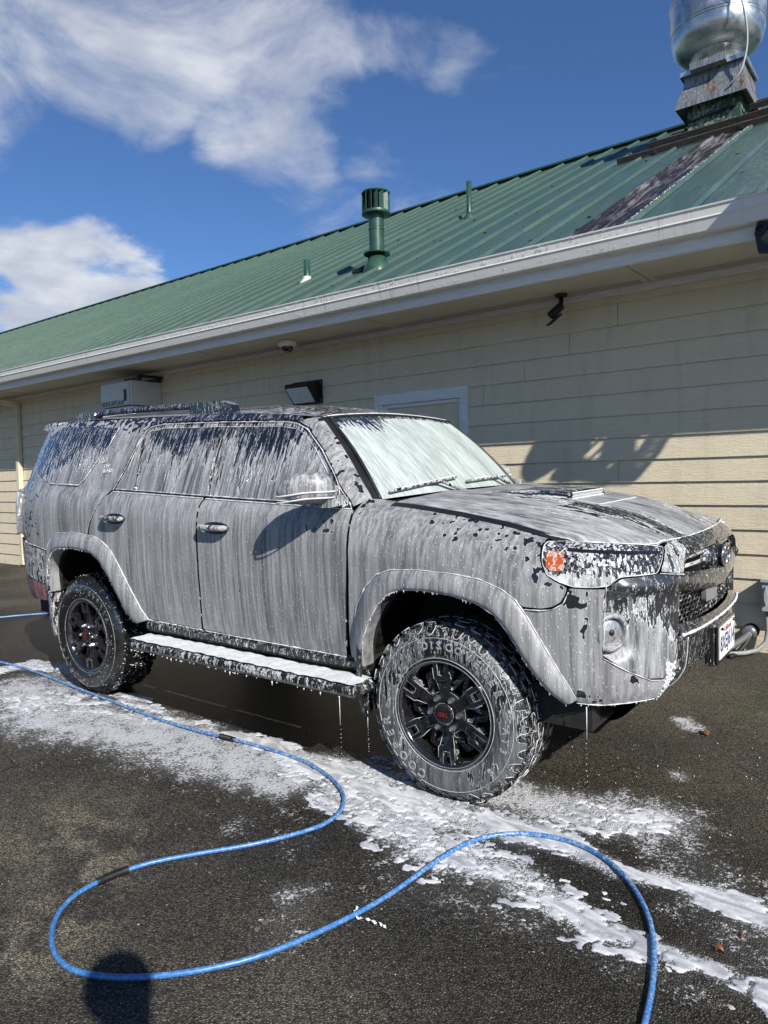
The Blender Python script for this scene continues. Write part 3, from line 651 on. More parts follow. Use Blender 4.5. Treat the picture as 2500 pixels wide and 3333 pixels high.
# doors
def door(x0, x1, nm):
    f = MB().box((x0, -.045, .09), (x0+.095, -.001, 2.165)).box((x1-.075, -.045, .09), (x1, -.001, 2.165)).box((x0, -.048, 2.167), (x1, -.001, 2.266)).box((x0+.095, -.020, .09), (x0+.135, .03, 2.165)).box((x1-.105, -.020, .09), (x1-.075, .03, 2.165)).box((x0+.135, -.020, 2.13), (x1-.105, .03, 2.165)).build('door_frame', M['trim'], bld)
    s = MB().box((x0+.137, .012, .1), (x1-.107, .05, 2.128)).build('door_leaf', M['doorw'], f)
    mx_ = (x0+x1)/2+.015
    for a, c in ((x0+.22, mx_-.06), (mx_+.06, x1-.19)):
        for z0, z1 in ((1.55, 2.0), (.95, 1.45), (.25, .85)):
            MB().box((a, .004, z0), (c, .0118, z0+.02)).box((a, .004, z1-.02), (c, .0118, z1)).box((a, .004, z0+.02), (a+.02, .0118, z1-.02)).box((c-.02, .004, z0+.02), (c, .0118, z1-.02)).box((a+.05, .005, z0+.05), (c-.05, .0118, z1-.05), bev=.005).build('door_panel', M['doorw'], f)
M['doorw'] = plain('white door paint', (.76, .77, .78), .4, var=.04)
for d in DOORS: door(*d, 'door')
bfix(bld)
# --- things on the wall and under the eave
t_ = bthing('wall_cabinet', 'beige metal cabinet with black letters under the eave, behind the roof rack', 'cabinet', (-6.83, -.46, 1.9))
M['cab'] = plain('cabinet enamel', (.52, .50, .45), .45, var=.05)
MB().box((-7.17, -.46, 2.445), (-6.47, -.022, 2.755)).build('upper_box', M['cab'], t_); MB().box((-7.17, -.455, 2.0), (-6.47, -.022, 2.43)).build('lower_box', M['cab'], t_)
dr_ = MB().box((-7.165, -.474, 2.452), (-6.51, -.461, 2.75), bev=.006).build('cabinet_door', M['cab'], t_)
MB().box((-6.60, -.495, 2.50), (-6.565, -.4745, 2.65), bev=.006).build('handle', M['black'], dr_)
tv, tf = text_mesh('UKIHCAIYOAW', .088, .0015)
mesh('lettering', [(-6.885+v.x*.86, -.4755-v.z, 2.487+v.y) for v in tv], tf, M['black'], t_)
tv, tf = text_mesh('E..', .05, .001); mesh('lettering', [(-7.10+v.x, -.4565-v.z, 2.39+v.y) for v in tv], tf, M['black'], t_)
MB().box((-6.72, -.40, 2.757), (-6.40, -.35, 2.80)).box((-6.72, -.12, 2.757), (-6.40, -.06, 2.80)).box((-6.44, -.40, 2.80), (-6.40, -.03, 2.83)).build('bracket', M['black'], t_); bfix(t_)
t_ = bthing('wall_light', 'black wedge-shaped wall pack light with a ribbed lens beside the white door', 'wall light', (-3.77, -.02, 2.27))
pr = [(-.022, 2.262), (-.022, 2.505), (-.19, 2.475), (-.205, 2.44), (-.195, 2.43), (-.075, 2.275)]
MB().prism([(a, c) for a, c in pr], frame_m((-3.96, 0, 0), (0, 1, 0), (0, 0, 1), (1, 0, 0)), .36).box((-4.0, -.04, 2.255), (-3.56, -.0215, 2.512)).build('housing', M['black'], t_)
M['lens'] = plain('clouded lens', (.55, .56, .54), .25, var=.08, vs=30)
lm = MB()
for k in range(14):
    a = Vector((-.199, 2.428)).lerp(Vector((-.082, 2.282)), k/14); c = Vector((-.199, 2.428)).lerp(Vector((-.082, 2.282)), (k+.8)/14)
    lm.add([(-3.93, a.x-.004, a.y-.006), (-3.63, a.x-.004, a.y-.006), (-3.63, c.x-.010, c.y-.008), (-3.93, c.x-.010, c.y-.008)], [(3, 2, 1, 0)])
lm.add([(-3.94, -.2, 2.426), (-3.62, -.2, 2.426), (-3.62, -.078, 2.272), (-3.94, -.078, 2.272)], [(3, 2, 1, 0)])
lm.build('lens', M['lens'], t_)
for z in (2.29, 2.48): MB().ball((-3.573, -.043, z), .007).build('screw', M['chrome'], t_)
bfix(t_)
t_ = bthing('dome_camera', 'small white dome security camera hanging under the soffit above the wall light', 'camera', (-3.75, -.35, 2.90))
MB().lathe([(0, 0), (.10, 0), (.10, -.045), (.075, -.062), (0, -.062)], 28, Matrix.Translation((-3.75, -.35, 2.9035))).build('base', M['doorw'], t_, True)
MB().lathe([(.066, 0), (.064, -.025), (.045, -.052), (0, -.066)], 24, Matrix.Translation((-3.75, -.35, 2.842))).build('dome', M['rim'], t_, True); bfix(t_)
t_ = bthing('bullet_camera', 'black bullet security camera on a short arm hanging under the soffit right of the door', 'camera', (-.735, -.18, 2.90))
MB().lathe([(0, 0), (.055, 0), (.05, -.02), (0, -.02)], 20, Matrix.Translation((-.735, -.18, 2.9035))).build('mount', M['black'], t_)
MB().tube([(-.735, -.18, 2.89), (-.735, -.18, 2.83), (-.745, -.2, 2.80)], .019, 10).build('arm', M['black'], t_, True)
q = Vector((-.45, -.55, -.62)).normalized(); 
MB().lathe([(0, -.05), (.034, -.05), (.034, .075), (.028, .078), (.024, .07), (0, .07)], 18, frame_m(Vector((-.755, -.22, 2.775)), q.orthogonal().normalized(), q.cross(q.orthogonal().normalized()), q)).build('camera_body', M['black'], t_)
MB().box((-.04, -.045, .0), (.04, -.033, .13), M=frame_m(Vector((-.755, -.22, 2.765)), Vector((.8, -.6, 0)), q.cross(Vector((.8, -.6, 0))).normalized(), q)).build('sun_shield', M['black'], t_); bfix(t_)
t_ = bthing('electrical_box', 'grey electrical disconnect box on the siding at the right edge', 'electrical box', (.84, 0, .41))
M['elec'] = plain('grey enamel', (.34, .36, .36), .45, var=.05)
MB().box((.742, -.115, .415), (.93, -.022, .63), bev=.004).box((.738, -.13, .628), (.934, -.022, .648)).build('box', M['elec'], t_)
MB().prism([(.772, .46), (.786, .52), (.772, .60), (.760, .55), (.760, .50)], frame_m((0, -.116, 0), (1, 0, 0), (0, 0, 1), (0, -1, 0)), .012).build('lever', M['elec'], t_); bfix(t_)
cd = MB().tube([(.775, -.07, .42), (.775, -.07, .27), (.765, -.08, .19), (.72, -.13, .135), (.65, -.20, .118), (.58, -.25, .115), (.54, -.27, .115)], .016, 10)
o = cd.build('conduit', plain('grey flexible conduit', (.25, .25, .24), .6), None, True); o.data.transform(BM); tag(o, 'grey flexible conduit curving down from the electrical box to the ground', 'conduit')
t_ = bthing('drain_pipe', 'silver pipe stub with two black corrugated hoses poking out of the wall at ground level', 'pipe', (.66, -.05, .12))
MB().tube([(.66, -.005, .25), (.645, -.06, .235)], .048, 14).build('pipe_stub', M['galv'], t_, True)
MB().lathe([(0, 0), (.054, 0), (.054, .004), (0, .004)], 20, frame_m(Vector((.66, -.0225, .252)), Vector((1, 0, 0)), Vector((0, 0, 1)), Vector((0, -1, 0)))).build('hole', M['under'], t_)
pth = [(.65, -.05, .235), (.62, -.12, .20), (.56, -.22, .155), (.50, -.33, .115), (.45, -.36, .105)]
MB().tube(chaikin(pth, 2, False), .024, 12).build('hose', plain('ribbed hose', (.10, .10, .10), .6), t_, True)
MB().tube(chaikin([(.66, -.05, .225), (.635, -.13, .16), (.60, -.22, .11), (.57, -.30, .098)], 2, False), .019, 10).build('hose', M['black'], t_, True); bfix(t_)
# roof pipes
t_ = bthing('roof_vent', 'dark green flue pipe with a louvred round cap on the green roof', 'roof vent', (-3.18, .5, 3.72))
T0 = Matrix.Translation((-3.185, .5, 3.72))
MB().lathe([(.175, -.12), (.165, -.04), (.088, .155), (0, .155)], 36, T0).build('flashing_cone', M['green'], t_, True)
auto(MB().lathe([(0, .165), (.145, .158), (.148, .168), (.085, .185)], 36, T0).build('collar', M['green'], t_))
MB().lathe([(.083, .15), (.083, .58)], 32, T0).lathe([(.088, .42), (.0885, .44), (.083, .44)], 32, T0).build('pipe', M['green'], t_, True)
cp_ = auto(MB().lathe([(.083, .575), (.155, .585), (.158, .60), (.155, .612), (.09, .615)], 36, T0).lathe([(0, .835), (.152, .822), (.158, .815), (.152, .805), (0, .80)], 36, T0).build('cap', M['green'], t_))
for k in range(14):
    a = 2*PI*k/14; d = Vector((math.cos(a), math.sin(a), 0)); tt = Vector((-d.y, d.x, 0))
    MB().box((-.024, -.002, 0), (.024, .002, .198), M=frame_m(Vector((-3.185, .5, 3.72+.61))+d*.137, (tt*.8+d*.6).normalized(), (d*.8-tt*.6).normalized(), (0, 0, 1))).build('louvre', M['green'], cp_)
MB().lathe([(.075, .61), (.075, .81)], 20, T0).build('inner_tube', M['black'], cp_, True)
bfix(t_)
for (x, y, z0, z1, r, lb) in ((-3.32, 2.68, 4.85, 5.36, .036, 'tall thin green vent pipe high on the roof right of the louvred cap'), (-4.505, .77, 3.84, 4.14, .041, 'short green vent pipe with a pale sealed foot, lowest on the roof')):
    t_ = bthing('vent_pipe', lb, 'vent pipe', (x, y, z0), 'plain vent pipes on the roof')
    MB().lathe([(r, 0), (r, z1-z0), (r*.8, z1-z0), (r*.8, z1-z0-.05)], 24, Matrix.Translation((x, y, z0))).build('pipe', M['green'], t_, True)
    MB().lathe([(r*2.6, -.06), (r*2.3, .03), (r*1.25, .075), (r*1.2, .10), (r, .10)], 24, Matrix.Translation((x, y, z0))).build('boot', M['green'] if z1 > 5 else M['cab'], t_, True); bfix(t_)
# extractor fan
t_ = bthing('exhaust_fan', 'big spun aluminium kitchen exhaust fan on a peeling green duct with a rusty skirt', 'exhaust fan', (-.62, 4.45, 5.55))
MB().box((-.93, 4.14, 5.3), (-.31, 4.76, 6.14)).build('duct', M['duct'], t_)
def loft(rects, mb=None):
    mb = mb or MB(); V = []
    for x0, x1, y0, y1, z in rects: V += [(x0, y0, z), (x1, y0, z), (x1, y1, z), (x0, y1, z)]
    Fc = []
    for k in range(len(rects)-1):
        for i in range(4): Fc.append((4*k+i, 4*k+(i+1) % 4, 4*k+4+(i+1) % 4, 4*k+4+i))
    return mb.add(V, Fc)
loft([(-.94, -.30, 4.13, 4.77, 6.10), (-1.045, -.215, 4.02, 4.87, 6.055), (-1.05, -.21, 4.015, 4.875, 6.05), (-1.045, -.215, 4.02, 4.87, 6.12), (-.965, -.265, 4.10, 4.80, 6.33), (-.955, -.275, 4.11, 4.79, 6.48)]).build('skirt', M['rusty'], t_)
MB().box((-1.0, 4.06, 6.481), (-.235, 4.84, 6.487)).box((-1.0, 4.058, 6.46), (-.235, 4.063, 6.515)).box((-1.004, 4.063, 6.46), (-1.0, 4.84, 6.515)).box((-.239, 4.063, 6.46), (-.235, 4.84, 6.515)).box((-.96, 4.10, 6.487), (-.275, 4.8, 6.52)).build('flange', M['galv'], t_)
MB().box((-.86, 3.98, 6.47), (-.44, 4.056, 6.555)).build('grease_box', M['rusty'], t_)
TB = Matrix.Translation((-.655, 4.48, 0))
MB().lathe([(.30, 6.52), (.30, 6.77), (.315, 6.775), (.32, 6.79)], 64, TB).build('neck', M['galv'], t_, True)
MB().lathe([(.30, 6.78), (.36, 6.785), (.43, 6.80), (.495, 6.845), (.54, 6.92), (.558, 7.01), (.56, 7.08)], 72, TB).build('bowl', M['galv'], t_, True)
auto(MB().lathe([(.56, 7.08), (.566, 7.085), (.566, 7.105), (.56, 7.11), (.566, 7.12), (.570, 7.43), (.578, 7.44), (.578, 7.465), (.560, 7.465), (.555, 7.13), (.42, 7.05)], 72, TB).build('wind_band', M['galv'], t_), 25)
MB().lathe([(.36, 7.05), (.36, 7.42), (.30, 7.52), (0, 7.56)], 48, TB).build('motor_dome', M['galv'], t_, True)
MB().box((-.30, 3.86, 7.27), (-.19, 3.94, 7.48), bev=.008).build('switch_box', M['cab'], t_)
MB().lathe([(0, 0), (.045, 0), (.05, .02), (.042, .05), (0, .05)], 18, frame_m(Vector((-.42, 3.98, 7.34)), Vector((1, 0, 0)), Vector((0, 0, 1)), Vector((0, -1, 0)))).build('cable_gland', M['black'], t_, True)
MB().tube(chaikin([(-.25, 3.90, 7.28), (-.25, 3.90, 7.10), (-.20, 3.92, 6.85), (-.19, 3.98, 6.60), (-.22, 3.99, 6.40), (-.28, 3.98, 6.22), (-.40, 4.0, 6.15)], 2, False), .013, 8).tube(chaikin([(-.40, 3.94, 7.34), (-.36, 3.92, 7.30), (-.30, 3.90, 7.27)], 2, False), .012, 8).build('cable', M['elec'], t_, True)
MB().tube(chaikin([(-.94, 4.12, 5.90), (-.6, 4.10, 5.92), (-.32, 4.11, 5.95), (-.30, 4.4, 5.85)], 2, False), .012, 6).tube([(-.32, 4.11, 5.95), (-.42, 4.0, 5.75), (-.60, 3.8, 5.55)], .012, 6).build('strap', M['black'], t_, True)
bfix(t_)
# timber sleepers round the duct
t_ = bthing('timber_frame', 'dark weathered timber grating laid on the roof round the exhaust duct', 'timber frame', (-.6, 3.8, 5.4))
def rxy(x, y, h): s = (y-E0[0])/math.cos(TH); return rp(x, s, h)
for y, x0, x1, hh in ((3.72, -1.68, 1.6, .05), (3.92, -1.35, 1.6, .11), (4.08, -1.25, -.98, .10), (4.28, -1.15, -.96, .10), (4.5, -1.05, -.95, .10), (3.98, .0, 1.6, .06), (4.2, -.25, 1.6, .08), (4.45, -.25, 1.6, .16), (4.7, -.28, 1.6, .16)):
    MB().box((0, -.03, -.035), (x1-x0, .03, .035), M=frame_m(rxy(x0, y, hh), (1, 0, 0), sd_, sn_)).build('beam', M['wood'], t_)
for x in (-1.2, -.2, .5): MB().box((-.02, 0, -.02), (.02, 1.0, .02), M=frame_m(rxy(x, 3.68, .045), (1, 0, 0), sd_, sn_)).build('cross_beam', M['wood'], t_)
bfix(t_)
# ---------- car body swept surface: u runs along the plan outline (rear -> side -> front centre), z is height
PL=np.array([(-3.92,0),(-3.905,-.35),(-3.87,-.62),(-3.79,-.79),(-3.62,-.88),(-3.4,-.925),(-3.1,-.947),(-2.8,-.955),(-2.2,-.955),(-1.5,-.953),(-.8,-.95),(-.2,-.95),(.2,-.948),(.40,-.938),(.55,-.905),(.67,-.84),(.765,-.75),(.845,-.63),(.89,-.51),(.918,-.35),(.93,-.17),(.934,0)])
def _cr(P,n=24):
    Q=np.vstack([2*P[0]-P[1],P,2*P[-1]-P[-2]]);o=[]
    Q[0,1]=.35 if P[0,1]==0 else Q[0,1]; 
    for i in range(1,len(Q)-2):
        for k in range(n):
            t=k/n;a,b,c,d=Q[i-1:i+3]
            o.append(.5*((2*b)+(-a+c)*t+(2*a-5*b+4*c-d)*t*t+(-a+3*b-3*c+d)*t**3))
    o.append(P[-1]);return np.array(o)
_c=_cr(PL);_s=np.concatenate([[0],np.cumsum(np.linalg.norm(np.diff(_c,axis=0),axis=1))])
_s=_s-np.interp(0,_c[:,0][(_c[:,0]>-1)&(_c[:,0]<.3)],_s[(_c[:,0]>-1)&(_c[:,0]<.3)])
U0,U1=_s[0],_s[-1]
_uu=np.linspace(U0,U1,3000)
_px=np.interp(_uu,_s,_c[:,0]);_py=np.interp(_uu,_s,_c[:,1])
_k=np.ones(41)/41
def _sm(a): return np.convolve(np.pad(a,20,mode='reflect',reflect_type='odd'),_k,'valid')
_px=_sm(_px);_py=_sm(_py)
_tx=np.gradient(_px,_uu);_ty=np.gradient(_py,_uu);_l=np.hypot(_tx,_ty);_nx=_ty/_l;_ny=-_tx/_l
def plan(u): return np.interp(u,_uu,_px),np.interp(u,_uu,_py),np.interp(u,_uu,_nx),np.interp(u,_uu,_ny)

def _I(x,p): p=np.array(p);return np.interp(x,p[:,0],p[:,1])
def zb(u): return 1.279+(-.556-np.clip(u,-4,0))*.0405
def zt(u): return _I(u,[(-.6,1.315),(-.37,1.300),(-.237,1.291),(.011,1.26),(.239,1.223),(.428,1.183),(.56,1.157),(1,1.15),(1.7,1.14)])
def inset(u,z):
    low=_I(z,[(.38,.16),(.46,.10),(.52,.06),(.57,.035),(.64,.018),(.75,.008),(.9,0)])
    lowf=_I(z,[(.38,.14),(.45,.08),(.50,.045),(.56,.012),(.62,0)])
    t=z-zb(u)
    door=_I(t,[(-.2,0),(-.13,.006),(-.07,.02),(-.03,.038),(0,.062),(.1,.10),(.2,.142),(.32,.198),(.40,.242),(.44,.272),(.475,.315),(.5,.37)])
    q=zt(u)-z
    fen=_I(q,[(-.2,.6),(-.02,.26),(0,.21),(.01,.175),(.03,.125),(.06,.08),(.1,.045),(.15,.018),(.22,0)])
    fr=_I(z,[(.98,0),(1.04,.008),(1.08,.022),(1.11,.042),(1.135,.07),(1.15,.1),(1.2,.25)])
    w1=ss(-.62,-.36,u);w2=ss(.38,.68,u)
    top=door*(1-w1)+fen*w1*(1-w2)+fr*w2
    lo=low*(1-w2)+lowf*w2
    return lo+top
def S(u,z,off=0.):
    u=np.asarray(u,float);z=np.asarray(z,float)
    x,y,nx,ny=plan(u);i=inset(u,z)-off
    return np.stack([x-nx*i,y-ny*i,z+0*x],-1)
# ------------------------------------------------------------------ the vehicle (car axes: x forward, y to its left, z up; origin under the front axle)
PH, PC = .0307, .0114
PIV = Vector((0, -.92, 0))
CM = Matrix.Translation(PIV) @ Matrix.Rotation(PH, 4, 'X') @ Matrix.Rotation(PC, 4, 'Y') @ Matrix.Translation(-PIV)
car = thing('parked_suv', 'grey off-road SUV covered from roof to tyres in white snow foam', 'car'); car.matrix_world = CM
OUT = {
'rear_door':[(-2.482,1.315),(-2.522,1.27),(-2.584,1.2),(-2.622,1.14),(-2.637,1.07),(-2.650,1.065),(-2.597,1.073),(-2.497,1.048),(-2.402,.993),(-2.334,.918),(-2.266,.82),(-2.199,.725),(-2.139,.638),(-2.106,.583),(-1.969,.583),(-1.606,.578),(-1.589,.66),(-1.58,.795),(-1.58,.99),(-1.581,1.16),(-1.581,1.273),(-1.566,1.322),(-1.944,1.338),(-2.409,1.357),(-2.44,1.355)],
'front_door':[(-1.552,1.32),(-1.568,1.273),(-1.568,1.16),(-1.567,.993),(-1.567,.795),(-1.575,.66),(-1.592,.578),(-1.181,.573),(-.546,.570),(-.528,.72),(-.513,.888),(-.501,1.055),(-.503,1.193),(-.513,1.275),(-.828,1.290),(-1.164,1.306)],
'rear_glass':[(-2.195,1.357),(-2.234,1.543),(-2.277,1.712),(-2.10,1.735),(-1.62,1.722),(-1.585,1.65),(-1.556,1.328)],
'quarterlight':[(-2.409,1.366),(-2.222,1.359),(-2.262,1.545),(-2.299,1.690)],
'front_glass':[(-1.464,1.326),(-1.50,1.70),(-1.48,1.713),(-1.096,1.702),(-.999,1.683),(-.928,1.653),(-.796,1.558),(-.703,1.463),(-.636,1.385),(-.591,1.33),(-.565,1.290)],
'frame_line':[(-2.442,1.36),(-2.377,1.488),(-2.327,1.66),(-2.292,1.73),(-2.241,1.755),(-2.124,1.763),(-1.616,1.748),(-1.114,1.725),(-1.004,1.708),(-.921,1.673),(-.786,1.568),(-.671,1.453),(-.578,1.34),(-.521,1.275)],
'quarter_glass':[(-3.22,1.405),(-2.829,1.393),(-2.774,1.433),(-2.704,1.538),(-2.624,1.64),(-2.589,1.76),(-2.932,1.783),(-3.35,1.800),(-3.50,1.74),(-3.56,1.60),(-3.52,1.50),(-3.35,1.43)],
'rflare_out':[(-3.245,.70),(-3.235,.80),(-3.207,.90),(-3.164,.985),(-3.094,1.048),(-3.004,1.075),(-2.812,1.088),(-2.597,1.073),(-2.497,1.048),(-2.402,.993),(-2.334,.918),(-2.266,.82),(-2.199,.725),(-2.139,.638),(-2.094,.578)],
'rflare_in':[(-3.165,.66),(-3.160,.74),(-3.150,.833),(-3.102,.908),(-3.054,.948),(-2.997,.97),(-2.852,.983),(-2.687,.980),(-2.582,.965),(-2.497,.923),(-2.432,.855),(-2.372,.773),(-2.317,.685),(-2.269,.603),(-2.199,.545)],
'fflare_out':[(-.50,.56),(-.486,.69),(-.448,.828),(-.391,.925),(-.323,.988),(-.246,1.015),(-.096,1.025),(.074,1.021),(.204,1.008),(.304,.975),(.365,.935),(.407,.878),(.452,.802),(.495,.728),(.532,.665),(.572,.600),(.60,.545)],
'fflare_in':[(-.43,.54),(-.403,.688),(-.356,.78),(-.308,.85),(-.253,.903),(-.181,.933),(-.056,.942),(.097,.931),(.202,.91),(.277,.875),(.327,.82),(.372,.748),(.412,.68),(.455,.625),(.495,.577),(.53,.550),(.56,.530)],
'fender':[(-.499,1.270),(-.488,1.138),(-.489,.958),(-.498,.823),(-.508,.688),(-.516,.565),(-.490,.56),(-.486,.69),(-.448,.828),(-.391,.925),(-.323,.988),(-.246,1.015),(-.096,1.023),(.074,1.018),(.204,1.008),(.304,.975),(.38,.92),(.392,.909),(.465,.907),(.507,.915),(.541,.935),(.560,.965),(.567,.993),(.53,1.008),(.485,1.033),(.453,1.085),(.440,1.143),(.452,1.165),(.555,1.163),(.41,1.188),(.277,1.216),(.069,1.247),(-.228,1.286),(-.353,1.302),(-.460,1.318),(-.490,1.318)],
'bumper_corner':[(.575,.99),(.655,.985),(.715,.985),(.705,.958),(.703,.865),(.698,.745),(.702,.712),(.797,.657),(.905,.607),(.975,.597),(.952,.525),(.825,.520),(.692,.522),(.60,.532),(.572,.590),(.532,.665),(.495,.728),(.452,.802),(.407,.878),(.397,.896),(.465,.896),(.512,.903),(.55,.925),(.570,.955)],
'bumper_face':[(.72,.963),(.742,1.0),(.785,1.02),(.862,1.023),(.957,1.028),(1.100,1.008),(1.09,.905),(1.085,.802),(1.072,.725),(1.058,.675),(1.015,.623),(.985,.603),(.905,.613),(.797,.663),(.709,.718),(.706,.745),(.708,.865),(.712,.93)],
'headlight':[(.462,1.155),(.454,1.14),(.462,1.085),(.487,1.038),(.535,1.013),(.595,.995),(.667,.993),(.725,.998),(.767,1.026),(.802,1.030),(.937,1.031),(.955,1.045),(.990,1.085),(1.020,1.112),(1.040,1.124),(.922,1.140),(.795,1.150),(.635,1.157)],
'cheek':[(.963,1.036),(1.102,1.014),(1.132,1.058),(1.160,1.085),(1.197,1.100),(1.197,1.140),(1.147,1.148),(1.047,1.122),(1.000,1.082)]}
def top_t(u): return np.interp(u, [-3.9, -3.4, -2.5, -1.6, -1.2, -1.0], [.40, .44, .46, .475, .465, .45])
# how much foam has slid off, by place on the flank
def gs(u, z, a, b, su, sz, amp): return amp*np.exp(-((u-a)/su)**2-((z-b)/sz)**2)
def c_side(u, z):
    t = z-zb(u); v = .02+ss(.28, .46, t)*.60
    v = np.maximum(v, ss(-3.25, -3.6, u)*.55); v = np.maximum(v, gs(u, z, -3.45, 1.25, .25, .3, .45))
    v = np.maximum(v, gs(u, z, -.66, 1.19, .10, .08, .52)); v = np.maximum(v, gs(u, z, -2.56, 1.36, .08, .12, .34))
    q = zt(u)-z; v = np.maximum(v, ss(.18, .0, q)*.50*ss(-.3, -.05, u)*(1-ss(.44, .5, u))); v = np.maximum(v, gs(u, z, -.48, 1.30, .05, .06, .5))
    v = np.maximum(v, gs(u, z, .47, 1.03, .07, .05, .52)); v = np.maximum(v, gs(u, z, .60, .94, .07, .06, .68)); v = np.maximum(v, gs(u, z, .635, .80, .04, .12, .50))
    v = np.maximum(v, gs(u, z, .82, .62, .08, .05, .62)); v = np.maximum(v, gs(u, z, .62, .555, .1, .04, .5))
    return v
def c_glass(u, z):
    t = z-zb(u); e = .05*np.sin(u*9)+.035*np.sin(u*23+1)+.025*np.sin(u*57)+.02*np.sin(u*91+2)
    return np.clip(ss(.0, .20, t+e)*.50+ss(.22, .38, t+e)*.55, 0, 1.05)
def c_qglass(u, z): return np.clip(.30+ss(1.42, 1.58, z)*.35+ss(1.58, 1.72, z)*.35+ss(-3.2, -3.38, u)*.5, 0, 1.)
def c_face(u, z): return np.clip(.10+ss(.76, .88, z)*.50+ss(.94, .97, z)*.38-ss(1.005, 1.03, z)*.1+ss(.85, 1.08, u)*.40*ss(.62, .8, z), 0, .92)
def bul(u, z): # relief of the outboard bumper face: pillow on top, hollow round the fog lamp
    return .022*np.exp(-((z-.985)/.035)**2)*ss(.72, .80, u)-.055*(1-ss(.74, .90, u))*ss(.68, .76, z)*(1-ss(.93, .99, z))-.012
for side in (1, -1):
    P_ = lambda nm, fn, poly, mat, **k: patch(nm, fn, poly, mat, car if 'parent' not in k else k.pop('parent'), side=side, **k)
    fd = P_('front_door', S, OUT['front_door'], M['paint'], clr=c_side, step=.022)
    rd_ = P_('rear_door', S, OUT['rear_door'], M['paint'], clr=c_side, step=.022)
    P_('front_fender', S, OUT['fender'], M['paint'], clr=c_side, step=.02)
    Pq = [(-2.49,1.325),(-2.53,1.274),(-2.596,1.2),(-2.634,1.14),(-2.65,1.082),(-2.812,1.09),(-3.004,1.078),(-3.094,1.050),(-3.164,.987),(-3.195,.945),(-3.314,.962),(-3.512,.975),(-3.56,.99),(-3.70,1.05),(-3.72,1.2),(-3.70,1.38),(-3.72,1.55),(-3.76,1.70),(-3.72,1.78),(-3.6,float(zb(-3.6)+.42)),(-3.3,float(zb(-3.3)+.441)),(-2.6,float(zb(-2.6)+.456)),(-2.25,float(zb(-2.3)+.458)),(-2.25,1.768),(-2.305,1.738),(-2.341,1.66),(-2.391,1.488),(-2.452,1.368)]
    qp = P_('quarter_panel', S, Pq, M['paint'], clr=c_side, step=.022)
    P_('quarter_glass', lambda u, z: S(u, z, .004), OUT['quarter_glass'], M['glass'], clr=c_qglass, step=.022)
    fl = OUT['frame_line']
    P_('window_surround', lambda u, z: S(u, z, -.010), [(-1.56, 1.325), (-2.44, 1.362)]+fl[1:7]+[(-1.57, 1.744)], M['glass'], clr=lambda u, z: np.full(u.shape, .62), parent=rd_, step=.03)
    P_('window_surround', lambda u, z: S(u, z, -.010), [(-.53, 1.278), (-1.55, 1.325), (-1.56, 1.744)]+fl[7:], M['glass'], clr=lambda u, z: np.full(u.shape, .62), parent=fd, step=.03)
    P_('window_glass', lambda u, z: S(u, z, -.003), OUT['rear_glass'], M['glass'], clr=c_glass, parent=rd_, step=.02, thick=.006)
    P_('quarterlight', lambda u, z: S(u, z, -.003), OUT['quarterlight'], M['glass'], clr=c_glass, parent=rd_, step=.02, thick=.006)
    P_('window_glass', lambda u, z: S(u, z, -.003), OUT['front_glass'], M['glass'], clr=c_glass, parent=fd, step=.02, thick=.006)
    # roof side rail
    up = [(u, z+.012) for u, z in fl[3:8]]+[(-1.004, 1.722)]
    tp = [(u, float(zb(u)+top_t(u))+.004) for u in np.linspace(-1.0, -2.25, 12)]
    P_('side_rail', S, up+tp, M['roof'], clr=lambda u, z: np.full(u.shape, .88), step=.02)
    # flares
    for nm, a, b, in (('rear_flare', 'rflare_out', 'rflare_in'), ('front_flare', 'fflare_out', 'fflare_in')):
        A = np.array(chaikin(OUT[a], 2, False)); B = np.array(chaikin(OUT[b], 2, False)); rows = []; cl = []
        for v, o in ((0, -.010), (0, .003), (.06, .010), (.2, .020), (.4, .028), (.6, .034), (.8, .037), (.93, .036), (1.0, .028), (1.0, .010), (1.0, -.05)):
            Q = A*(1-v)+B*v; R_ = S(Q[:, 0], Q[:, 1], o)*np.array([1, side, 1]); rows.append([tuple(p) for p in R_]); cl += list(c_side(Q[:, 0], Q[:, 1])*.9)
        ribbon(nm, rows if side > 0 else rows[::-1], M['paint'], car, np.array(cl if side > 0 else cl))
        # wheel-well liner
        Q = S(B[:, 0], B[:, 1], .0)*np.array([1, side, 1]); rows = [[tuple(p) for p in Q]]
        for yy in (.86, .72, .52): rows.append([(p[0], side*yy, p[2]) for p in Q])
        c_ = Q.mean(0); rows.append([(c_[0]+(p[0]-c_[0])*.0, side*.52, c_[2]+(p[2]-c_[2])*.0) for p in Q])
        ribbon('wheel_liner', rows, M['under'], car)
    P_('bumper_corner', S, OUT['bumper_corner'], M['paint'], clr=c_side, step=.018, thick=.03)
    P_('bumper_face', lambda u, z: S(u, z, 0)-0+(S(u, z, 1.)-S(u, z, 0))*bul(u, z)[:, None], OUT['bumper_face'], M['front'], clr=c_face, step=.014, thick=.03)
    P_('bumper_recess', lambda u, z: S(u, z, -.11), [(.66, .62), (.80, .60), (.80, 1.0), (.66, 1.0)], M['black'], step=.05)
    hl = P_('headlight', lambda u, z: S(u, z, -.004), OUT['headlight'], M['lamp'], clr=lambda u, z: .56-.38*ss(.80, .62, u)*ss(1.07, 1.0, z)+.08*ss(.7, .95, u), step=.013, thick=.02)
    P_('side_marker', lambda u, z: S(u, z, -.0005), [(.475, 1.125), (.478, 1.07), (.50, 1.052), (.548, 1.052), (.556, 1.122)], M['amber'], clr=.5, parent=hl, step=.015, thick=.004, corner=.01)
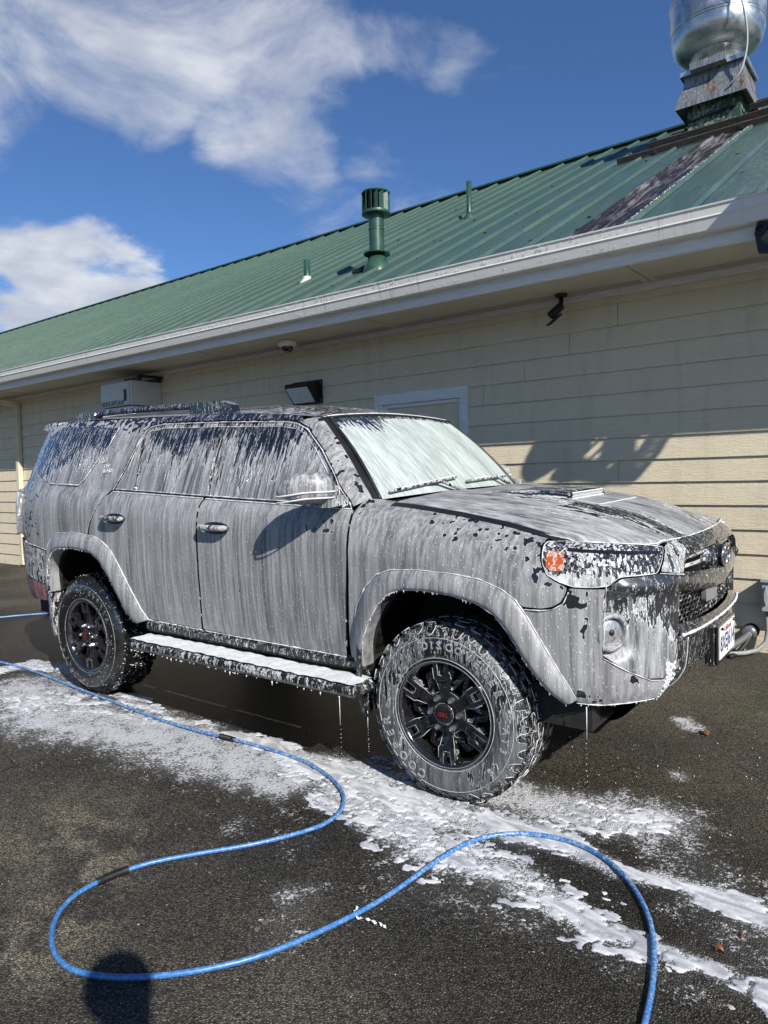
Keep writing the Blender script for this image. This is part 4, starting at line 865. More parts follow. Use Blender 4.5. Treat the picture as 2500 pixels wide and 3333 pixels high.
    for uc, zc, w, h_ in ((.66, 1.085, .055, .045), (.84, 1.085, .06, .042)):
        P_('reflector', lambda u, z: S(u, z, -.001), [(uc+w*math.cos(a), zc+h_*math.sin(a)) for a in np.linspace(0, 2*PI, 14)[:-1]], M['lamp'], clr=.5, parent=hl, step=.02, thick=.003)
    P_('lamp_strip', lambda u, z: S(u, z, .002), [(.57, 1.138), (1.0, 1.112), (1.0, 1.102), (.57, 1.127)], M['rim'], parent=hl, step=.02, thick=.003, corner=.01)
    P_('grille_cheek', lambda u, z: S(u, z, .002), OUT['cheek'], M['front'], clr=.48, step=.014, thick=.03)
    # fog lamp
    p0 = S(np.array([.752]), np.array([.808]), 0)[0]*np.array([1, side, 1]); _, _, nx_, ny_ = plan(.76)
    d = Vector((float(nx_)*.8+.25, float(ny_)*side*.8, 0)).normalized(); fx = Vector((-d.y, d.x, 0)); FM = frame_m(Vector(p0)-d*.045, fx, (0, 0, 1), d)
    fg = MB().lathe([(.075, -.01), (.078, .018), (.070, .030), (.058, .026), (.054, .008)], 32, FM).build('fog_lamp', M['plas'], car, True, clr=.35)
    MB().lathe([(.053, .010), (.035, .018), (0, .021)], 24, FM).build('lens', M['foglens'], fg, True)
    MB().ball(tuple(FM @ Vector((0, 0, .012))), .016).build('bulb', M['black'], fg, True)
    # running board
    y0, y1 = sorted((-1.085*side, -.925*side))
    rb = MB().box((-2.085, y0, .435), (-.365, y1, .492), bev=.018).build('running_board', M['plas'], car, False, clr=.66)
    auto(rb)
    pd = []; rs = random.Random(4); nx2 = 130; rows = []
    for j in range(7):
        y = y0+.008+(y1-y0-.016)*j/6; rows.append([(-2.07+1.69*i/nx2, y, .4935+.005*mnoise.noise(Vector((i*.11, j*.55, 3)))+.0035+.004*abs(math.sin(i*.42+j*.9+2*mnoise.noise(Vector((i*.05, j, 0)))))) for i in range(nx2+1)])
    ribbon('step_foam', rows, M['white'], rb)
    for x in (-1.9, -1.2, -.55): MB().box((x-.03, min(-.96*side, -.7*side), .44), (x+.03, max(-.96*side, -.7*side), .47)).build('board_bracket', M['under'], rb)
    MB().box((-2.14, min(-.93*side, -.80*side), .505), (-.44, max(-.93*side, -.80*side), .572), bev=.02).build('rocker_panel', M['plas'], car, clr=.80)
    # handles
    for par, u0 in ((rd_, -2.348), (fd, -1.415)):
        z0 = 1.188 if u0 < -2 else 1.162
        P_('handle_recess', lambda u, z: S(u, z, .0015), [(u0+.11*math.cos(a), z0+.033*math.sin(a)) for a in np.linspace(0, 2*PI, 18)[:-1]], M['black'], parent=par, step=.03, thick=.002)
        us = np.linspace(u0-.115, u0+.115, 15); of = .012+.028*np.clip(1-((us-u0)/.118)**6, 0, 1)
        P3 = S(us, np.full(15, z0+.004), of)*np.array([1, side, 1])
        MB().tube([tuple(p) for p in P3], [.010 if i in (0, 14) else .0165 for i in range(15)], 12).build('door_handle', M['front'], par, True, clr=.5)
    # mirror
    e1 = Vector((-.20, -.98*side, 0)).normalized(); e2 = Vector((e1.y*-side, e1.x*side, 0)) if side > 0 else Vector((-e1.y*side, e1.x*side, 0))
    e1 = Vector((-.72, -.69*side, 0)); e2 = Vector((.69, -.72*side, 0)); C0 = Vector((-.655, -1.045*side, 1.378))+(Vector((0, 0, 0)) if side > 0 else Vector((-.10, 0, -.02))); V = []; nu, nv = 40, 24
    for i in range(nv+1):
        ph = -PI/2+PI*i/nv
        for k in range(nu):
            th = 2*PI*k/nu
            a = math.copysign(abs(math.cos(ph))**.7, 1)*math.copysign(abs(math.cos(th))**.75, math.cos(th)); c = math.copysign(abs(math.cos(ph))**.7, 1)*math.copysign(abs(math.sin(th))**.8, math.sin(th)); s_z = math.copysign(abs(math.sin(ph))**.85, math.sin(ph))
            hz = .083*(1-.42*max(0, a)**2.2)*(1 if s_z > 0 else .82); hz -= .012 if a > .2 and s_z < 0 else 0
            dx_ = .078*(1-.35*max(0, a)**2)*(1 if c > 0 else .45)
            V.append(C0+e1*(a*.137)+e2*(c*dx_-.02*max(0, a))+Vector((0, 0, s_z*hz-.012*max(0, a))))
    Fm = [(i*nu+k, i*nu+(k+1) % nu, (i+1)*nu+(k+1) % nu, (i+1)*nu+k) for i in range(nv) for k in range(nu)]
    mi = mesh('wing_mirror', V, Fm, M['front'], car, True, {'clr': [.16 if v.z > 1.372 else .26 for v in V]})
    mb = MB()
    for zz_, r_, ov in ((1.366, .0045, 1.01), (1.338, .004, .985)):
        pt = []
        for k in range(22):
            th = -PI*.5+PI*1.08*k/21; a = math.sin(th); c = math.cos(th)
            aa = math.copysign(abs(a)**.75, a); cc_ = math.copysign(abs(c)**.8, c)
            pt.append(C0+e1*(aa*.137*ov)+e2*((cc_*.078*(1-.35*max(0, aa)**2)*(1 if cc_ > 0 else .45)*ov-.02*max(0, aa)))+Vector((0, 0, zz_-C0.z-.02*max(0, aa))))
        mb.tube(pt, r_, 6)
    mb.build('foam_line', M['white'], mi, True)
    MB().prism([(-.03, -.025), (.03, -.025), (.03, .02), (-.03, .02)], frame_m(Vector((-.575, -1.01*side, 1.315)), (1, 0, 0), (0, 0, 1), (0, side, .08)), .11).build('mirror_arm', M['front'], mi, clr=.4)
    P_('mirror_base', lambda u, z: S(u, z, .008), [(-.625, 1.287), (-.530, 1.283), (-.560, 1.325), (-.612, 1.385), (-.628, 1.39)], M['plas'], clr=.5, parent=mi, step=.02, thick=.012)
    # A pillar between the door and the windscreen
    fa_ = np.array(dens([(u, z+.012) for u, z in fl[8:]], .03, False)); n = len(fa_); rows = [[] for _ in range(6)]; cl = []
    for i, (u, z) in enumerate(fa_):
        q = 1-(z-fa_[-1][1])/(fa_[0][1]-fa_[-1][1]); a = S(np.array([u]), np.array([z]), 0)[0]
        w0 = np.array([-.462, -.72, 1.312]); w1 = np.array([-.876, -.600, 1.732]); b_ = w1+(w0-w1)*q+np.array([.0, 0, .0])+np.array([.010, -.004, .010])*math.sin(PI*q)
        for j, v in enumerate((0, .25, .5, .72, .75, 1.0)):
            p = a*(1-v)+b_*v+np.array([.014, -.020, .014])*4*v*(1-v)*.7; rows[j].append((p[0], p[1]*side, p[2]))
    ribbon('windscreen_pillar', rows[:4], M['paint'], car, np.array([.36]*n*4)); ribbon('pillar_seal', rows[3:], M['black'], car)
    # foam beads where it gathers on edges
    fb_ = MB()
    def bead(pts, r=.0028, off=.004, closed=False, stp=.02):
        q = dens(pts, stp, closed); q = chaikin(q, 1, closed); A = np.array(q); R_ = S(A[:, 0], A[:, 1], off)*np.array([1, side, 1])
        rr = [max(.0003, r*(.18+1.9*abs(mnoise.noise(Vector((p[0]*17, p[2]*17, side*3))))+.35*random.random())) for p in R_]
        fb_.tube([tuple(p) for p in R_], rr, 5, closed=closed)
    if side > 0 or 1:
        us = np.linspace(-.36, .56, 40); rows = [[tuple(p) for p in S(us, zt(us)-dz, .004)*np.array([1, side, 1])] for dz in (-.002, .004, .011)]; ribbon('bonnet_gap', rows, M['black'], car)
    bead([(-2.43, 1.352), (-1.57, 1.318)], .0045); bead([(-1.55, 1.316), (-.52, 1.277)], .0045); bead([(-2.42, 1.368), (-1.2, 1.318)], .0035, -.001); bead([(-1.2, 1.318), (-.66, 1.300)], .0035, -.001)
    bead(OUT['frame_line'], .003, .0, stp=.03); bead([(u, z-.028) if z > 1.6 else (u+.03*(1 if u < -1.5 else -1), z-.01) for u, z in OUT['frame_line'][1:-2]], .0022, -.002)
    bead(OUT['rflare_out'][2:], .0032, .006); bead(OUT['fflare_out'][1:], .0032, .006); bead(OUT['rflare_in'], .0028, .030); bead(OUT['fflare_in'], .0028, .030)
    bead([(-2.1, .578), (-1.6, .574)], .0035); bead([(-1.58, .572), (-.55, .567)], .0035)
    bead(OUT['headlight'], .0020, .002, True); bead([(.955, 1.030), (1.105, 1.010)], .0032); bead([(.40, .899), (.465, .899), (.512, .906), (.552, .93), (.572, .975)], .0025)
    bead([(.715, 1.0), (.708, .9), (.702, .745)], .0022); bead([(.70, .716), (.797, .660), (.905, .610), (.98, .600)], .0025); bead([(.60, .528), (.70, .519), (.95, .521)], .004)
    bead([(-2.83, 1.392), (-3.22, 1.404)], .004, .008); bead([(-2.83, 1.392), (-2.774, 1.433), (-2.704, 1.538), (-2.624, 1.64), (-2.589, 1.76)], .003, .008)
    bead([(-3.195, .947), (-3.314, .964), (-3.512, .977), (-3.56, .99)], .0025)
    bead([(-2.66, 1.08), (-2.63, 1.14), (-2.59, 1.2), (-2.52, 1.27), (-2.46, 1.33)], .0015)
    # drips under the sills and arches
    rs = random.Random(9*side+20)
    def drip(u, z, off, L, r=.003):
        p = S(np.array([u]), np.array([z]), off)[0]; fb_.tube([(p[0], p[1]*side, p[2]), (p[0], p[1]*side, p[2]-L*.5), (p[0], p[1]*side, p[2]-L)], [r, r*.55, r*.35], 5)
    for k in range(75): u = rs.uniform(-2.1, -.56); drip(u, .572, .003, rs.uniform(.003, .012)*(2.2 if rs.random() < .06 else 1), rs.uniform(.0015, .0035))
    for nm in ('rflare_in', 'fflare_in'):
        Q = OUT[nm]
        for k in range(60):
            i = rs.randrange(2, len(Q)-1); a, b_ = Q[i], Q[i+1]; q = rs.random(); drip(a[0]*(1-q)+b_[0]*q, a[1]*(1-q)+b_[1]*q, .03, rs.uniform(.004, .014), rs.uniform(.002, .004))
    for k in range(16): drip(rs.uniform(.6, .96), .521, .003, rs.uniform(.003, .011), .003)
    for x in [rs.uniform(-2.06, -.40) for _ in range(38)]: L = rs.uniform(.003, .012)*(2 if rs.random() < .1 else 1); fb_.tube([(x, -1.083*side, .437), (x, -1.083*side, .437-L)], [.004, .001], 5)
    # long strings of drops
    for (x, y, z, L) in ((-.47, -1.07, .44, .36), (-.40, -.955, .34, .2), (.62, -.86, .52, .33)):
        fb_.tube([(x, y*side, z), (x, y*side, z-L*.4)], [.0022, .0012], 5)
        for k in range(9): fb_.ball((x+rs.uniform(-.003, .003), y*side, z-L*.42-L*.6*(k+rs.random()*.6)/9), rs.uniform(.0015, .0028), seg=5)
    tag(fb_.build('foam_bead', M['white'], car, True), kind='stuff')
    # mud guards
    gm = []
    for j, (x, z) in enumerate([(-.395, .80), (-.425, .72), (-.445, .62), (-.448, .50), (-.435, .38), (-.415, .315)]): gm.append([(x+.03, -.965*side, z), (x, -.968*side, z), (x-.012, -.93*side, z), (x-.01, -.80*side, z), (x, -.68*side, z)])
    ribbon('mud_guard', gm, M['plas'], car, .78); gm = []
    for j, (x, z) in enumerate([(-3.12, .93), (-3.155, .85), (-3.17, .72), (-3.175, .58), (-3.165, .46), (-3.13, .36)]): gm.append([(x+.03, -.965*side, z), (x, -.968*side, z), (x-.012, -.93*side, z), (x-.01, -.80*side, z), (x, -.68*side, z)])
    rg = ribbon('mud_guard', gm, M['plas'], car, .55)
    for z in (.88, .77, .66, .78): MB().ball((-3.142 if z > .7 else -3.15, -.972*side, z), .009).build('rivet', M['chrome'], rg, True)
    # rear corner
    P_('rear_bumper', lambda u, z: S(u, z, .004), [(-3.20, .935), (-3.314, .952), (-3.512, .966), (-3.56, .978), (-3.75, 1.0), (-4.0, 1.0), (-4.60, 1.0), (-4.60, .74), (-3.6, .74), (-3.26, .70), (-3.23, .82)], M['plas'], clr=.55, step=.03)
    P_('rear_valance', lambda u, z: S(u, z, .0), [(-3.26, .695), (-3.6, .735), (-4.60, .735), (-4.60, .56), (-3.6, .56), (-3.28, .58)], M['redf'], clr=.12, step=.03)  # lower corner coloured for the red reflection on it
    tl = P_('tail_light', lambda u, z: S(u, z, .035), [(-3.60, 1.34), (-3.63, 1.20), (-3.72, 1.03), (-3.90, 1.06), (-3.95, 1.25), (-3.92, 1.37)], M['lampr'], clr=.25, step=.02, thick=.06)
    P_('rear_glass_corner', lambda u, z: S(u, z, .0), [(-3.73, 1.40), (-4.6, 1.40), (-4.6, 1.79), (-3.80, 1.79), (-3.76, 1.70)], M['glass'], clr=.6, step=.03)
    P_('tailgate_side', lambda u, z: S(u, z, .0), [(-3.73, 1.02), (-4.6, 1.02), (-4.6, 1.385), (-3.72, 1.385)], M['paint'], clr=.4, step=.03)
    # roof rail
    ys = -.585*side
    R1 = MB().tube(chaikin([(-3.22, ys, 1.868), (-3.05, ys, 1.882), (-2.5, ys, 1.880), (-1.95, ys, 1.868), (-1.72, ys, 1.848)], 2, False), .020, 10)
    for (xa, xb, z0, z1) in ((-3.30, -3.02, 1.835, 1.897), (-2.02, -1.60, 1.80, 1.884)):
        R1.prism([(xa, z0-.02), (xb, z0-.03), (xb-.02, z1-.03 if xb > -2 else z1-.012), (xb-.10, z1-.004), (xa+.08, z1), (xa+.03, z1-.02)], frame_m((0, ys+.03, 0), (1, 0, 0), (0, 0, 1), (0, -1, 0)), .06)
    R1.build('roof_rail', M['roof'], car, False, clr=.92)
# inner shell (dark gaps between panels) with the wheel arches left open
bo = [(-3.98, .60), (-3.25, .60)]+[(u-.0, z+.02) for u, z in OUT['rflare_in'][2:-1]]+[(-2.16, .52), (-.46, .52)]+[(u, z+.02) for u, z in OUT['fflare_in'][1:-1]]+[(.62, .545), (.70, .56), (.70, 1.0), (.55, 1.12)]+[(u, float(zt(u))-.03) for u in (.4, .2, 0, -.2, -.4)]+[(-.54, 1.27)]+[(u-.01, z-.02) for u, z in fl[::-1][1:]][0:6]+[(-1.1, 1.70), (-2.2, 1.74), (-3.6, 1.78), (-3.98, 1.75)]
for side in (1, -1): patch('body_shell', lambda u, z: S(u, z, -.026), bo, M['black'], car, step=.05, thick=.002, side=side, rim=False)
MB().box((-3.75, -.72, .42), (.62, .72, .60)).build('underbody', M['under'], car)
MB().box((-2.2, -.86, .50), (-.42, .86, .58)).build('floor_pan', M['under'], car)
MB().box((-.45, -.515, .60), (.55, .515, 1.05)).build('engine_bay', M['under'], car)
MB().box((-2.1, -.75, .60), (-.62, .75, 1.15)).box((-3.1, -.5, .6), (-2.3, .5, 1.15)).build('cabin_floor', M['under'], car)
MB().box((.60, -.60, .52), (.78, .60, 1.09)).build('grille_backing', M['black'], car)
# roof
XF = -.885
def ye(x):
    u = np.clip(x, -3.7, -1.0); z = zb(u)+top_t(u); y = -S(u, z, 0)[..., 1]
    k = ss(-1.12, XF, x); return y*(1-k)+.612*k-.12*ss(-3.45, -3.66, x)*0
def ze(x): return np.interp(x, [-3.66, -3.4, -3.0, -2.5, -1.6, -1.2, -1.0, XF], [1.775, 1.815, 1.832, 1.822, 1.797, 1.772, 1.750, 1.737])
def roof_f(x, s):
    c = .042*ss(-.7, -1.5, x)+.026; xx = x+.0*s
    return np.stack([xx-.015*(1-s*s)*ss(-1.2, XF, x), s*(ye(x)), ze(x)+c*(1-np.abs(s)**2.4)], -1)
xs = np.linspace(-3.66, XF, 110); sg = np.linspace(-1, 1, 61); A, B = np.meshgrid(xs, sg, indexing='ij'); V = roof_f(A.ravel(), B.ravel()); I = np.arange(V.shape[0]).reshape(A.shape)
rf = mesh('roof', V, np.stack([I[:-1, :-1], I[1:, :-1], I[1:, 1:], I[:-1, 1:]], -1).reshape(-1, 4), M['roof'], car, True, {'clr': (.86-.16*ss(.5, -.2, B)*ss(-1.8, -1.0, A)).ravel()})
# windscreen
def wind(s, v):
    b0 = np.stack([-.462+.085*(1-s*s), .72*s, 1.312+.018*(1-s*s)], -1); t0 = np.stack([-.876-.018*(1-s*s), .600*s, 1.732+.028*(1-s*s)], -1)
    return b0*(1-v)[:, None]+t0*v[:, None]+np.array([.70, 0, .71])*(.022*np.sin(PI*v))[:, None]
sv_ = np.linspace(-1, 1, 90); vv = np.linspace(0, 1, 50); A, B = np.meshgrid(sv_, vv, indexing='ij'); A = A.ravel(); B = B.ravel(); V = wind(A, B); I = np.arange(len(V)).reshape(90, 50)
cw = np.clip(ss(.55, .95, B+.06*np.sin(A*9))*.66*(1-.8*ss(-.45, .1, A))+ss(.93, .96, B)*.5+ss(-.93, -1, A)*.3, 0, .9)
ws = mesh('windscreen', V, np.stack([I[:-1, :-1], I[1:, :-1], I[1:, 1:], I[:-1, 1:]], -1).reshape(-1, 4), M['wind'], car, True, {'clr': cw})
MB().tube([tuple(p) for p in wind(np.full(30, -1.), np.linspace(0, 1, 30))]+[tuple(p) for p in wind(np.linspace(-1, 1, 40), np.full(40, 1.))]+[tuple(p) for p in wind(np.full(30, 1.), np.linspace(1, 0, 30))], .010, 6).build('windscreen_seal', M['black'], ws, True)
tb_ = MB()
for (s0, s1, v, dz) in ((-1, .98, 1.0, .016),): tb_.tube([tuple(p+np.array([-.012, 0, .012])) for p in wind(np.linspace(s0, s1, 60), np.full(60, v))], [.003+.002*random.random() for _ in range(60)], 5)
tag(tb_.build('foam_bead', M['white'], ws, True), kind='stuff')
# bonnet
def hc(x): return np.interp(x, [-.5, -.17, 0, .264, .461, .602, .70, .76, .80, .83, .86], [1.333, 1.333, 1.320, 1.297, 1.272, 1.238, 1.200, 1.172, 1.152, 1.138, 1.12])
def he(x): return np.interp(x, [-.5, -.37, -.237, .011, .239, .428, .54, .62, .70, .78, .83, .86], [1.303, 1.300, 1.291, 1.26, 1.223, 1.183, 1.158, 1.154, 1.150, 1.146, 1.139, 1.12])
_hx = np.linspace(-.5, .86, 300); _k = np.ones(21)/21
_hc = np.convolve(np.pad(hc(_hx), 10, mode='edge'), _k, 'valid'); _he = np.convolve(np.pad(he(_hx), 10, mode='edge'), _k, 'valid')
def hood(x, y):
    a = np.interp(x, _hx, _hc); e = np.interp(x, _hx, _he); yed = np.interp(x, [.50, .53, .59, .66, .74, .795, .822, .86], [.75, .742, .705, .66, .605, .55, .52, .50]); r = np.clip(np.abs(y)/yed, 0, 1.)
    z = e+(a-e)*(1-r**3.0); z += .010*np.exp(-((np.abs(y)-.33)/.05)**2)*ss(.72, .3, x)*ss(-.45, -.2, x)-.006*np.exp(-(y/.26)**4)*ss(.7, .4, x)
    z -= .03*ss(.93, 1.0, r)**2
    return np.stack([x, y, z], -1)
HP = [(-.365, -.742), (-.2, -.742), (0, -.742), (.25, -.742), (.43, -.741), (.53, -.735), (.59, -.70), (.66, -.655), (.74, -.60), (.795, -.54), (.822, -.49), (.845, -.30), (.850, 0)]
HPf = HP+[(x, -y) for x, y in HP[::-1][1:]]+[(-.33, .5), (-.31, 0), (-.33, -.5)]
def c_hood(x, y):
    v = .02+0*x; yy = y+.05*np.sin(x*7)
    v = np.maximum(v, .56*np.exp(-((yy+.33-.05*x)/.06)**2)*ss(-.35, -.1, x)); v = np.maximum(v, .74*np.exp(-((yy+.40-.1*x)/.15)**2)*ss(.05, .45, x))
    v = np.maximum(v, .50*np.exp(-((yy+.50)/.06)**2)*ss(.0, .3, x)*ss(.75, .5, x)*.8); v = np.maximum(v, .62*np.exp(-((y-.30)/.22)**2)*ss(.42, .68, x)); v = np.maximum(v, .4*ss(.70, .742, np.abs(y)))
    return v
hd = patch('bonnet', hood, HPf, M['hood'], car, step=.018, thick=.02, clr=c_hood)
hb = MB()
def hbead(pts, r, dz=.003):
    A = np.array(dens(pts, .02, False)); R_ = hood(A[:, 0], A[:, 1]*.994); hb.tube([(p[0], p[1], p[2]+dz) for p in R_], [r*(.6+.8*random.random()) for _ in R_], 5)
hbead(HP, .0032, .006); hbead([(x, -y) for x, y in HP[::-1]], .0032, .006)
for k in range(30):
    y = random.uniform(-.5, .5); p = hood(np.array([.848-.03*abs(y)]), np.array([y]))[0]; hb.tube([(p[0], p[1], p[2]), (p[0]+.002, p[1], p[2]-random.uniform(.006, .016))], [.004, .0015], 5)
tag(hb.build('foam_bead', M['white'], hd, True), kind='stuff')
# bonnet scoop
def sc_pt(x, y, h): return tuple(hood(np.array([x]), np.array([y]))[0]+np.array([0, 0, h]))
rows = []
for x, w, h_ in ((-.12, .15, -.004), (-.05, .185, .010), (.05, .205, .023), (.18, .215, .034), (.285, .215, .038), (.30, .212, .036)):
    rows.append([sc_pt(x, y, hh) for y, hh in ((-w-.05, -.003), (-w-.02, h_*.35), (-w, h_*.85), (-w*.8, h_), (-w*.4, h_+.004), (0, h_+.006), (w*.4, h_+.004), (w*.8, h_), (w, h_*.85), (w+.02, h_*.35), (w+.05, -.003))])
sp_ = ribbon('bonnet_scoop', rows, M['hood'], car, .62)
MB().add([sc_pt(.298, -.20, -.002), sc_pt(.298, .20, -.002), sc_pt(.298, .20, .028), sc_pt(.298, -.20, .028)], [(0, 1, 2, 3)]).build('scoop_opening', M['black'], sp_)
mb = MB()
for k in range(27):
    y = -.195+.39*k/26
    for j in range(2):
        c = Vector(sc_pt(.302, y+(.0075 if j else 0), .009+.011*j)); mb.tube([tuple(c+Vector((0, .0062*math.cos(a), .0062*math.sin(a)))) for a in np.linspace(0, 2*PI, 7)[:-1]], .0011, 4, closed=True)
mb.tube([sc_pt(.303, y, .031) for y in np.linspace(-.2, .2, 12)], .004, 5); mb.tube([sc_pt(.305, y, .003) for y in np.linspace(-.21, .21, 12)], .004, 5)
tag(mb.build('scoop_mesh', M['white'], sp_), kind='stuff')
mb = MB(); mb.tube([sc_pt(.46, y, .004) for y in np.linspace(-.27, .25, 14)], .003, 5); mb.tube([sc_pt(.30+.16*k/8, -.235-.035*k/8, .004) for k in range(9)], .003, 5)
tag(mb.build('foam_bead', M['white'], sp_), kind='stuff')
# cowl and wipers
rows = [[(-.33-.035*(abs(y)/.74)**3+.01, y, float(hood(np.array([-.34]), np.array([y]))[0][2])-.035) for y in np.linspace(-.73, .73, 30)], [tuple(p-np.array([0, 0, .012])) for p in wind(np.linspace(-1, 1, 30), np.full(30, 0.))]]
ribbon('cowl', rows, M['black'], car)
for s0, s1, pv in ((-.92, -.12, -.20), (-.02, .80, .62)):
    mb = MB(); pts = [tuple(p+np.array([.012, 0, .016])) for p in wind(np.linspace(s0, s1, 20), np.linspace(.035, .105, 20) if s0 < -.5 else np.linspace(.05, .085, 20))]
    mb.tube(pts, .0085, 6); wp = mb.build('wiper', M['plas'], car, True, clr=.55)
    mb = MB().tube([(p[0]+.003, p[1], p[2]+.007) for p in pts[3:]], .0045, 5); tag(mb.build('foam_bead', M['white'], wp, True), kind='stuff')
    MB().tube([tuple(wind(np.array([s1-.02]), np.array([-.06]))[0]+np.array([.03, 0, .01])), tuple(wind(np.array([(s0+s1)/2+.12]), np.array([.06]))[0]+np.array([.02, 0, .028])), pts[9]], [.012, .009, .006], 6).build('wiper_arm', M['plas'], wp, True, clr=.5)
# ---------------- grille
gr_b = patch('grille_surround', lambda u, z: S(u, z, .003), [(1.12, 1.062), (1.20, 1.078), (1.40, 1.083), (2*U1-1.40, 1.083), (2*U1-1.20, 1.078), (2*U1-1.12, 1.062), (2*U1-1.19, 1.14), (2*U1-1.3, 1.143), (1.3, 1.143), (1.19, 1.14)], M['front'], car, step=.016, thick=.06, clr=.66) if False else None
def plan2(u):
    """front surface carried across the centre line"""
    u = np.asarray(u, float); m = u > U1; q = np.where(m, 2*U1-u, u); return q, m
def S2(u, z, off=0.):
    q, m = plan2(u); R_ = S(q, z, off); R_[..., 1] = np.where(m, -R_[..., 1], R_[..., 1]); return R_
UC = U1
mir = lambda P: P+[(2*UC-u, z) for u, z in P[::-1]]
patch('grille_surround', lambda u, z: S2(u, z, .004), mir([(1.112, 1.035), (1.135, 1.058), (1.165, 1.074), (1.25, 1.082), (1.45, 1.086)])[:10]+[(2*UC-1.197, 1.100), (2*UC-1.20, 1.142), (2*UC-1.4, 1.138), (1.4, 1.138), (1.20, 1.142), (1.197, 1.100), (1.155, 1.078), (1.125, 1.056)], M['nose'], car, step=.016, thick=.06, clr=.80)
def gbar(u, z):  # the curved body-colour bar bellies forward
    return S2(u, z, -.035+.03*np.clip((u-1.09)/(UC-1.09), 0, 1)*np.clip((2*UC-1.09-u)/(UC-1.09), 0, 1)+.022*np.cos(np.clip((z-gbc(u))/.05, -1, 1)*PI/2))
def gbc(u): d = np.abs(u-UC)/(UC-1.09); return .945+.035*d**2
N_ = 18; uu = np.linspace(1.095, 2*UC-1.095, N_)
patch('grille_bar', gbar, [(u, float(gbc(u))+.040) for u in uu]+[(u, float(gbc(u))-.036-.008*(1-abs(u-UC)/.52)) for u in uu[::-1]], M['nose'], car, step=.014, thick=.03, clr=.80)
for zc in (1.062, 1.030):
    for a, b_ in ((1.10, UC-.13), (UC+.13, 2*UC-1.10)):
        if zc < 1.04: a, b_ = (a, b_-.05) if a < UC else (a+.05, b_)
        us = np.linspace(a, b_, 14); R_ = S2(us, np.full(14, zc), -.03)
        rows = [[(p[0]+dx, p[1], p[2]+dz) for p in R_] for dx, dz in ((0, -.008), (.006, -.006), (.006, .006), (0, .008))]; ribbon('chrome_bar', rows, M['dchrome'], car, .55)
# lower hexagon mesh
mb = MB(); hexr = .024
for r_ in range(6):
    for c_ in range(30):
        u = 1.105+c_*.0416+(.0208 if r_ % 2 else 0); z = .795+r_*.020
        if u > 2*UC-1.10: continue
        if z > float(gbc(u))-.05: continue
        a = np.linspace(0, 2*PI, 7)[:-1]+PI/6; P3 = S2(u+hexr*.95*np.cos(a), z+.55*hexr*np.sin(a), -.05); mb.tube([tuple(p) for p in P3], .0032, 4, closed=True)
tag(mb.build('grille_mesh', M['plas'], car, clr=.70), kind='stuff')
patch('radar_panel', lambda u, z: S2(u, z, -.022), [(UC-.20, .845), (UC-.02, .838), (UC-.02, .905), (UC-.20, .913)], plain('grey plastic panel', (.16, .16, .16), .45), car, step=.03, thick=.02)
# emblem: three linked ovals on a domed plinth
pc_ = S2(np.array([UC]), np.array([1.0]), .0)[0]; E0v = Vector((pc_[0]+.012, 0, 1.030))
mb = MB()
mb.lathe([(0, .004), (.06, .0), (.105, -.02), (.125, -.06)], 30, frame_m(E0v-Vector((.015, 0, .01)), Vector((0, 1.12, 0)), Vector((0, 0, .72)), Vector((1, 0, 0))))
em = mb.build('emblem_plinth', M['nose'], car, True, clr=.78)
def oval(a, b, cy_, n=36): return [tuple(E0v+Vector((0, a*math.cos(t), cy_+b*math.sin(t)))) for t in np.linspace(0, 2*PI, n+1)[:-1]]
MB().tube(oval(.072, .050, 0), .0055, 6, closed=True).tube(oval(.024, .047, 0), .0042, 6, closed=True).tube(oval(.050, .017, .024), .0042, 6, closed=True).build('emblem', M['nut'], em, True)
MB().lathe([(0, 0), (1, 0), (1, -.02)], 36, frame_m(E0v-Vector((.003, 0, 0)), Vector((0, .07, 0)), Vector((0, 0, .048)), Vector((1, 0, 0)))).build('emblem_disc', M['rim'], em)
# centre bumper
def cbo(z): return np.interp(z, [.44, .49, .53, .60, .68, .735, .755, .775, .80], [-.13, -.08, -.048, -.024, -.014, -.012, .0, -.010, -.05])
def cb_f(u, z):
    k = ss(.98, 1.10, np.where(u > UC, 2*UC-u, u)); return S2(u, z, cbo(z)*k-.012*(1-k)-.0)
P2 = [(.985, .598), (1.02, .617), (1.063, .665), (1.078, .720), (1.090, .795), (1.2, .792), (1.4, .785), (UC, .783)]; P3_ = [(UC, .468), (1.4, .470), (1.15, .482), (1.0, .505), (.958, .522)]
patch('centre_bumper', cb_f, P2+[(2*UC-u, z) for u, z in P2[::-1][1:]]+[(2*UC-u, z) for u, z in P3_[::-1]]+P3_[1:], M['nose'], car, step=.016, thick=.03, clr=lambda u, z: .80-.60*ss(1.12, 1.03, u)+.05*ss(.6, .5, z))
mb = MB(); us = np.linspace(1.09, 2*UC-1.09, 50); R_ = cb_f(us, np.full(50, .757)); mb.tube([(p[0]+.002, p[1], p[2]+.005) for p in R_], [.004+.004*random.random() for _ in R_], 5)
R_ = cb_f(np.full(20, 1.16), np.linspace(.74, .50, 20)); mb.tube([(p[0]+.001, p[1], p[2]) for p in R_], .0022, 4)
for k in range(150):
    u = 1.0+abs(random.gauss(0, .04)); z = random.uniform(.50, .66); p = cb_f(np.array([u]), np.array([z]))[0]
    mb.ball(tuple(p), random.uniform(.003, .010), seg=6, sc=(.6, 1, 1.1))
tag(mb.build('foam_bead', M['white'], car, True), kind='stuff')
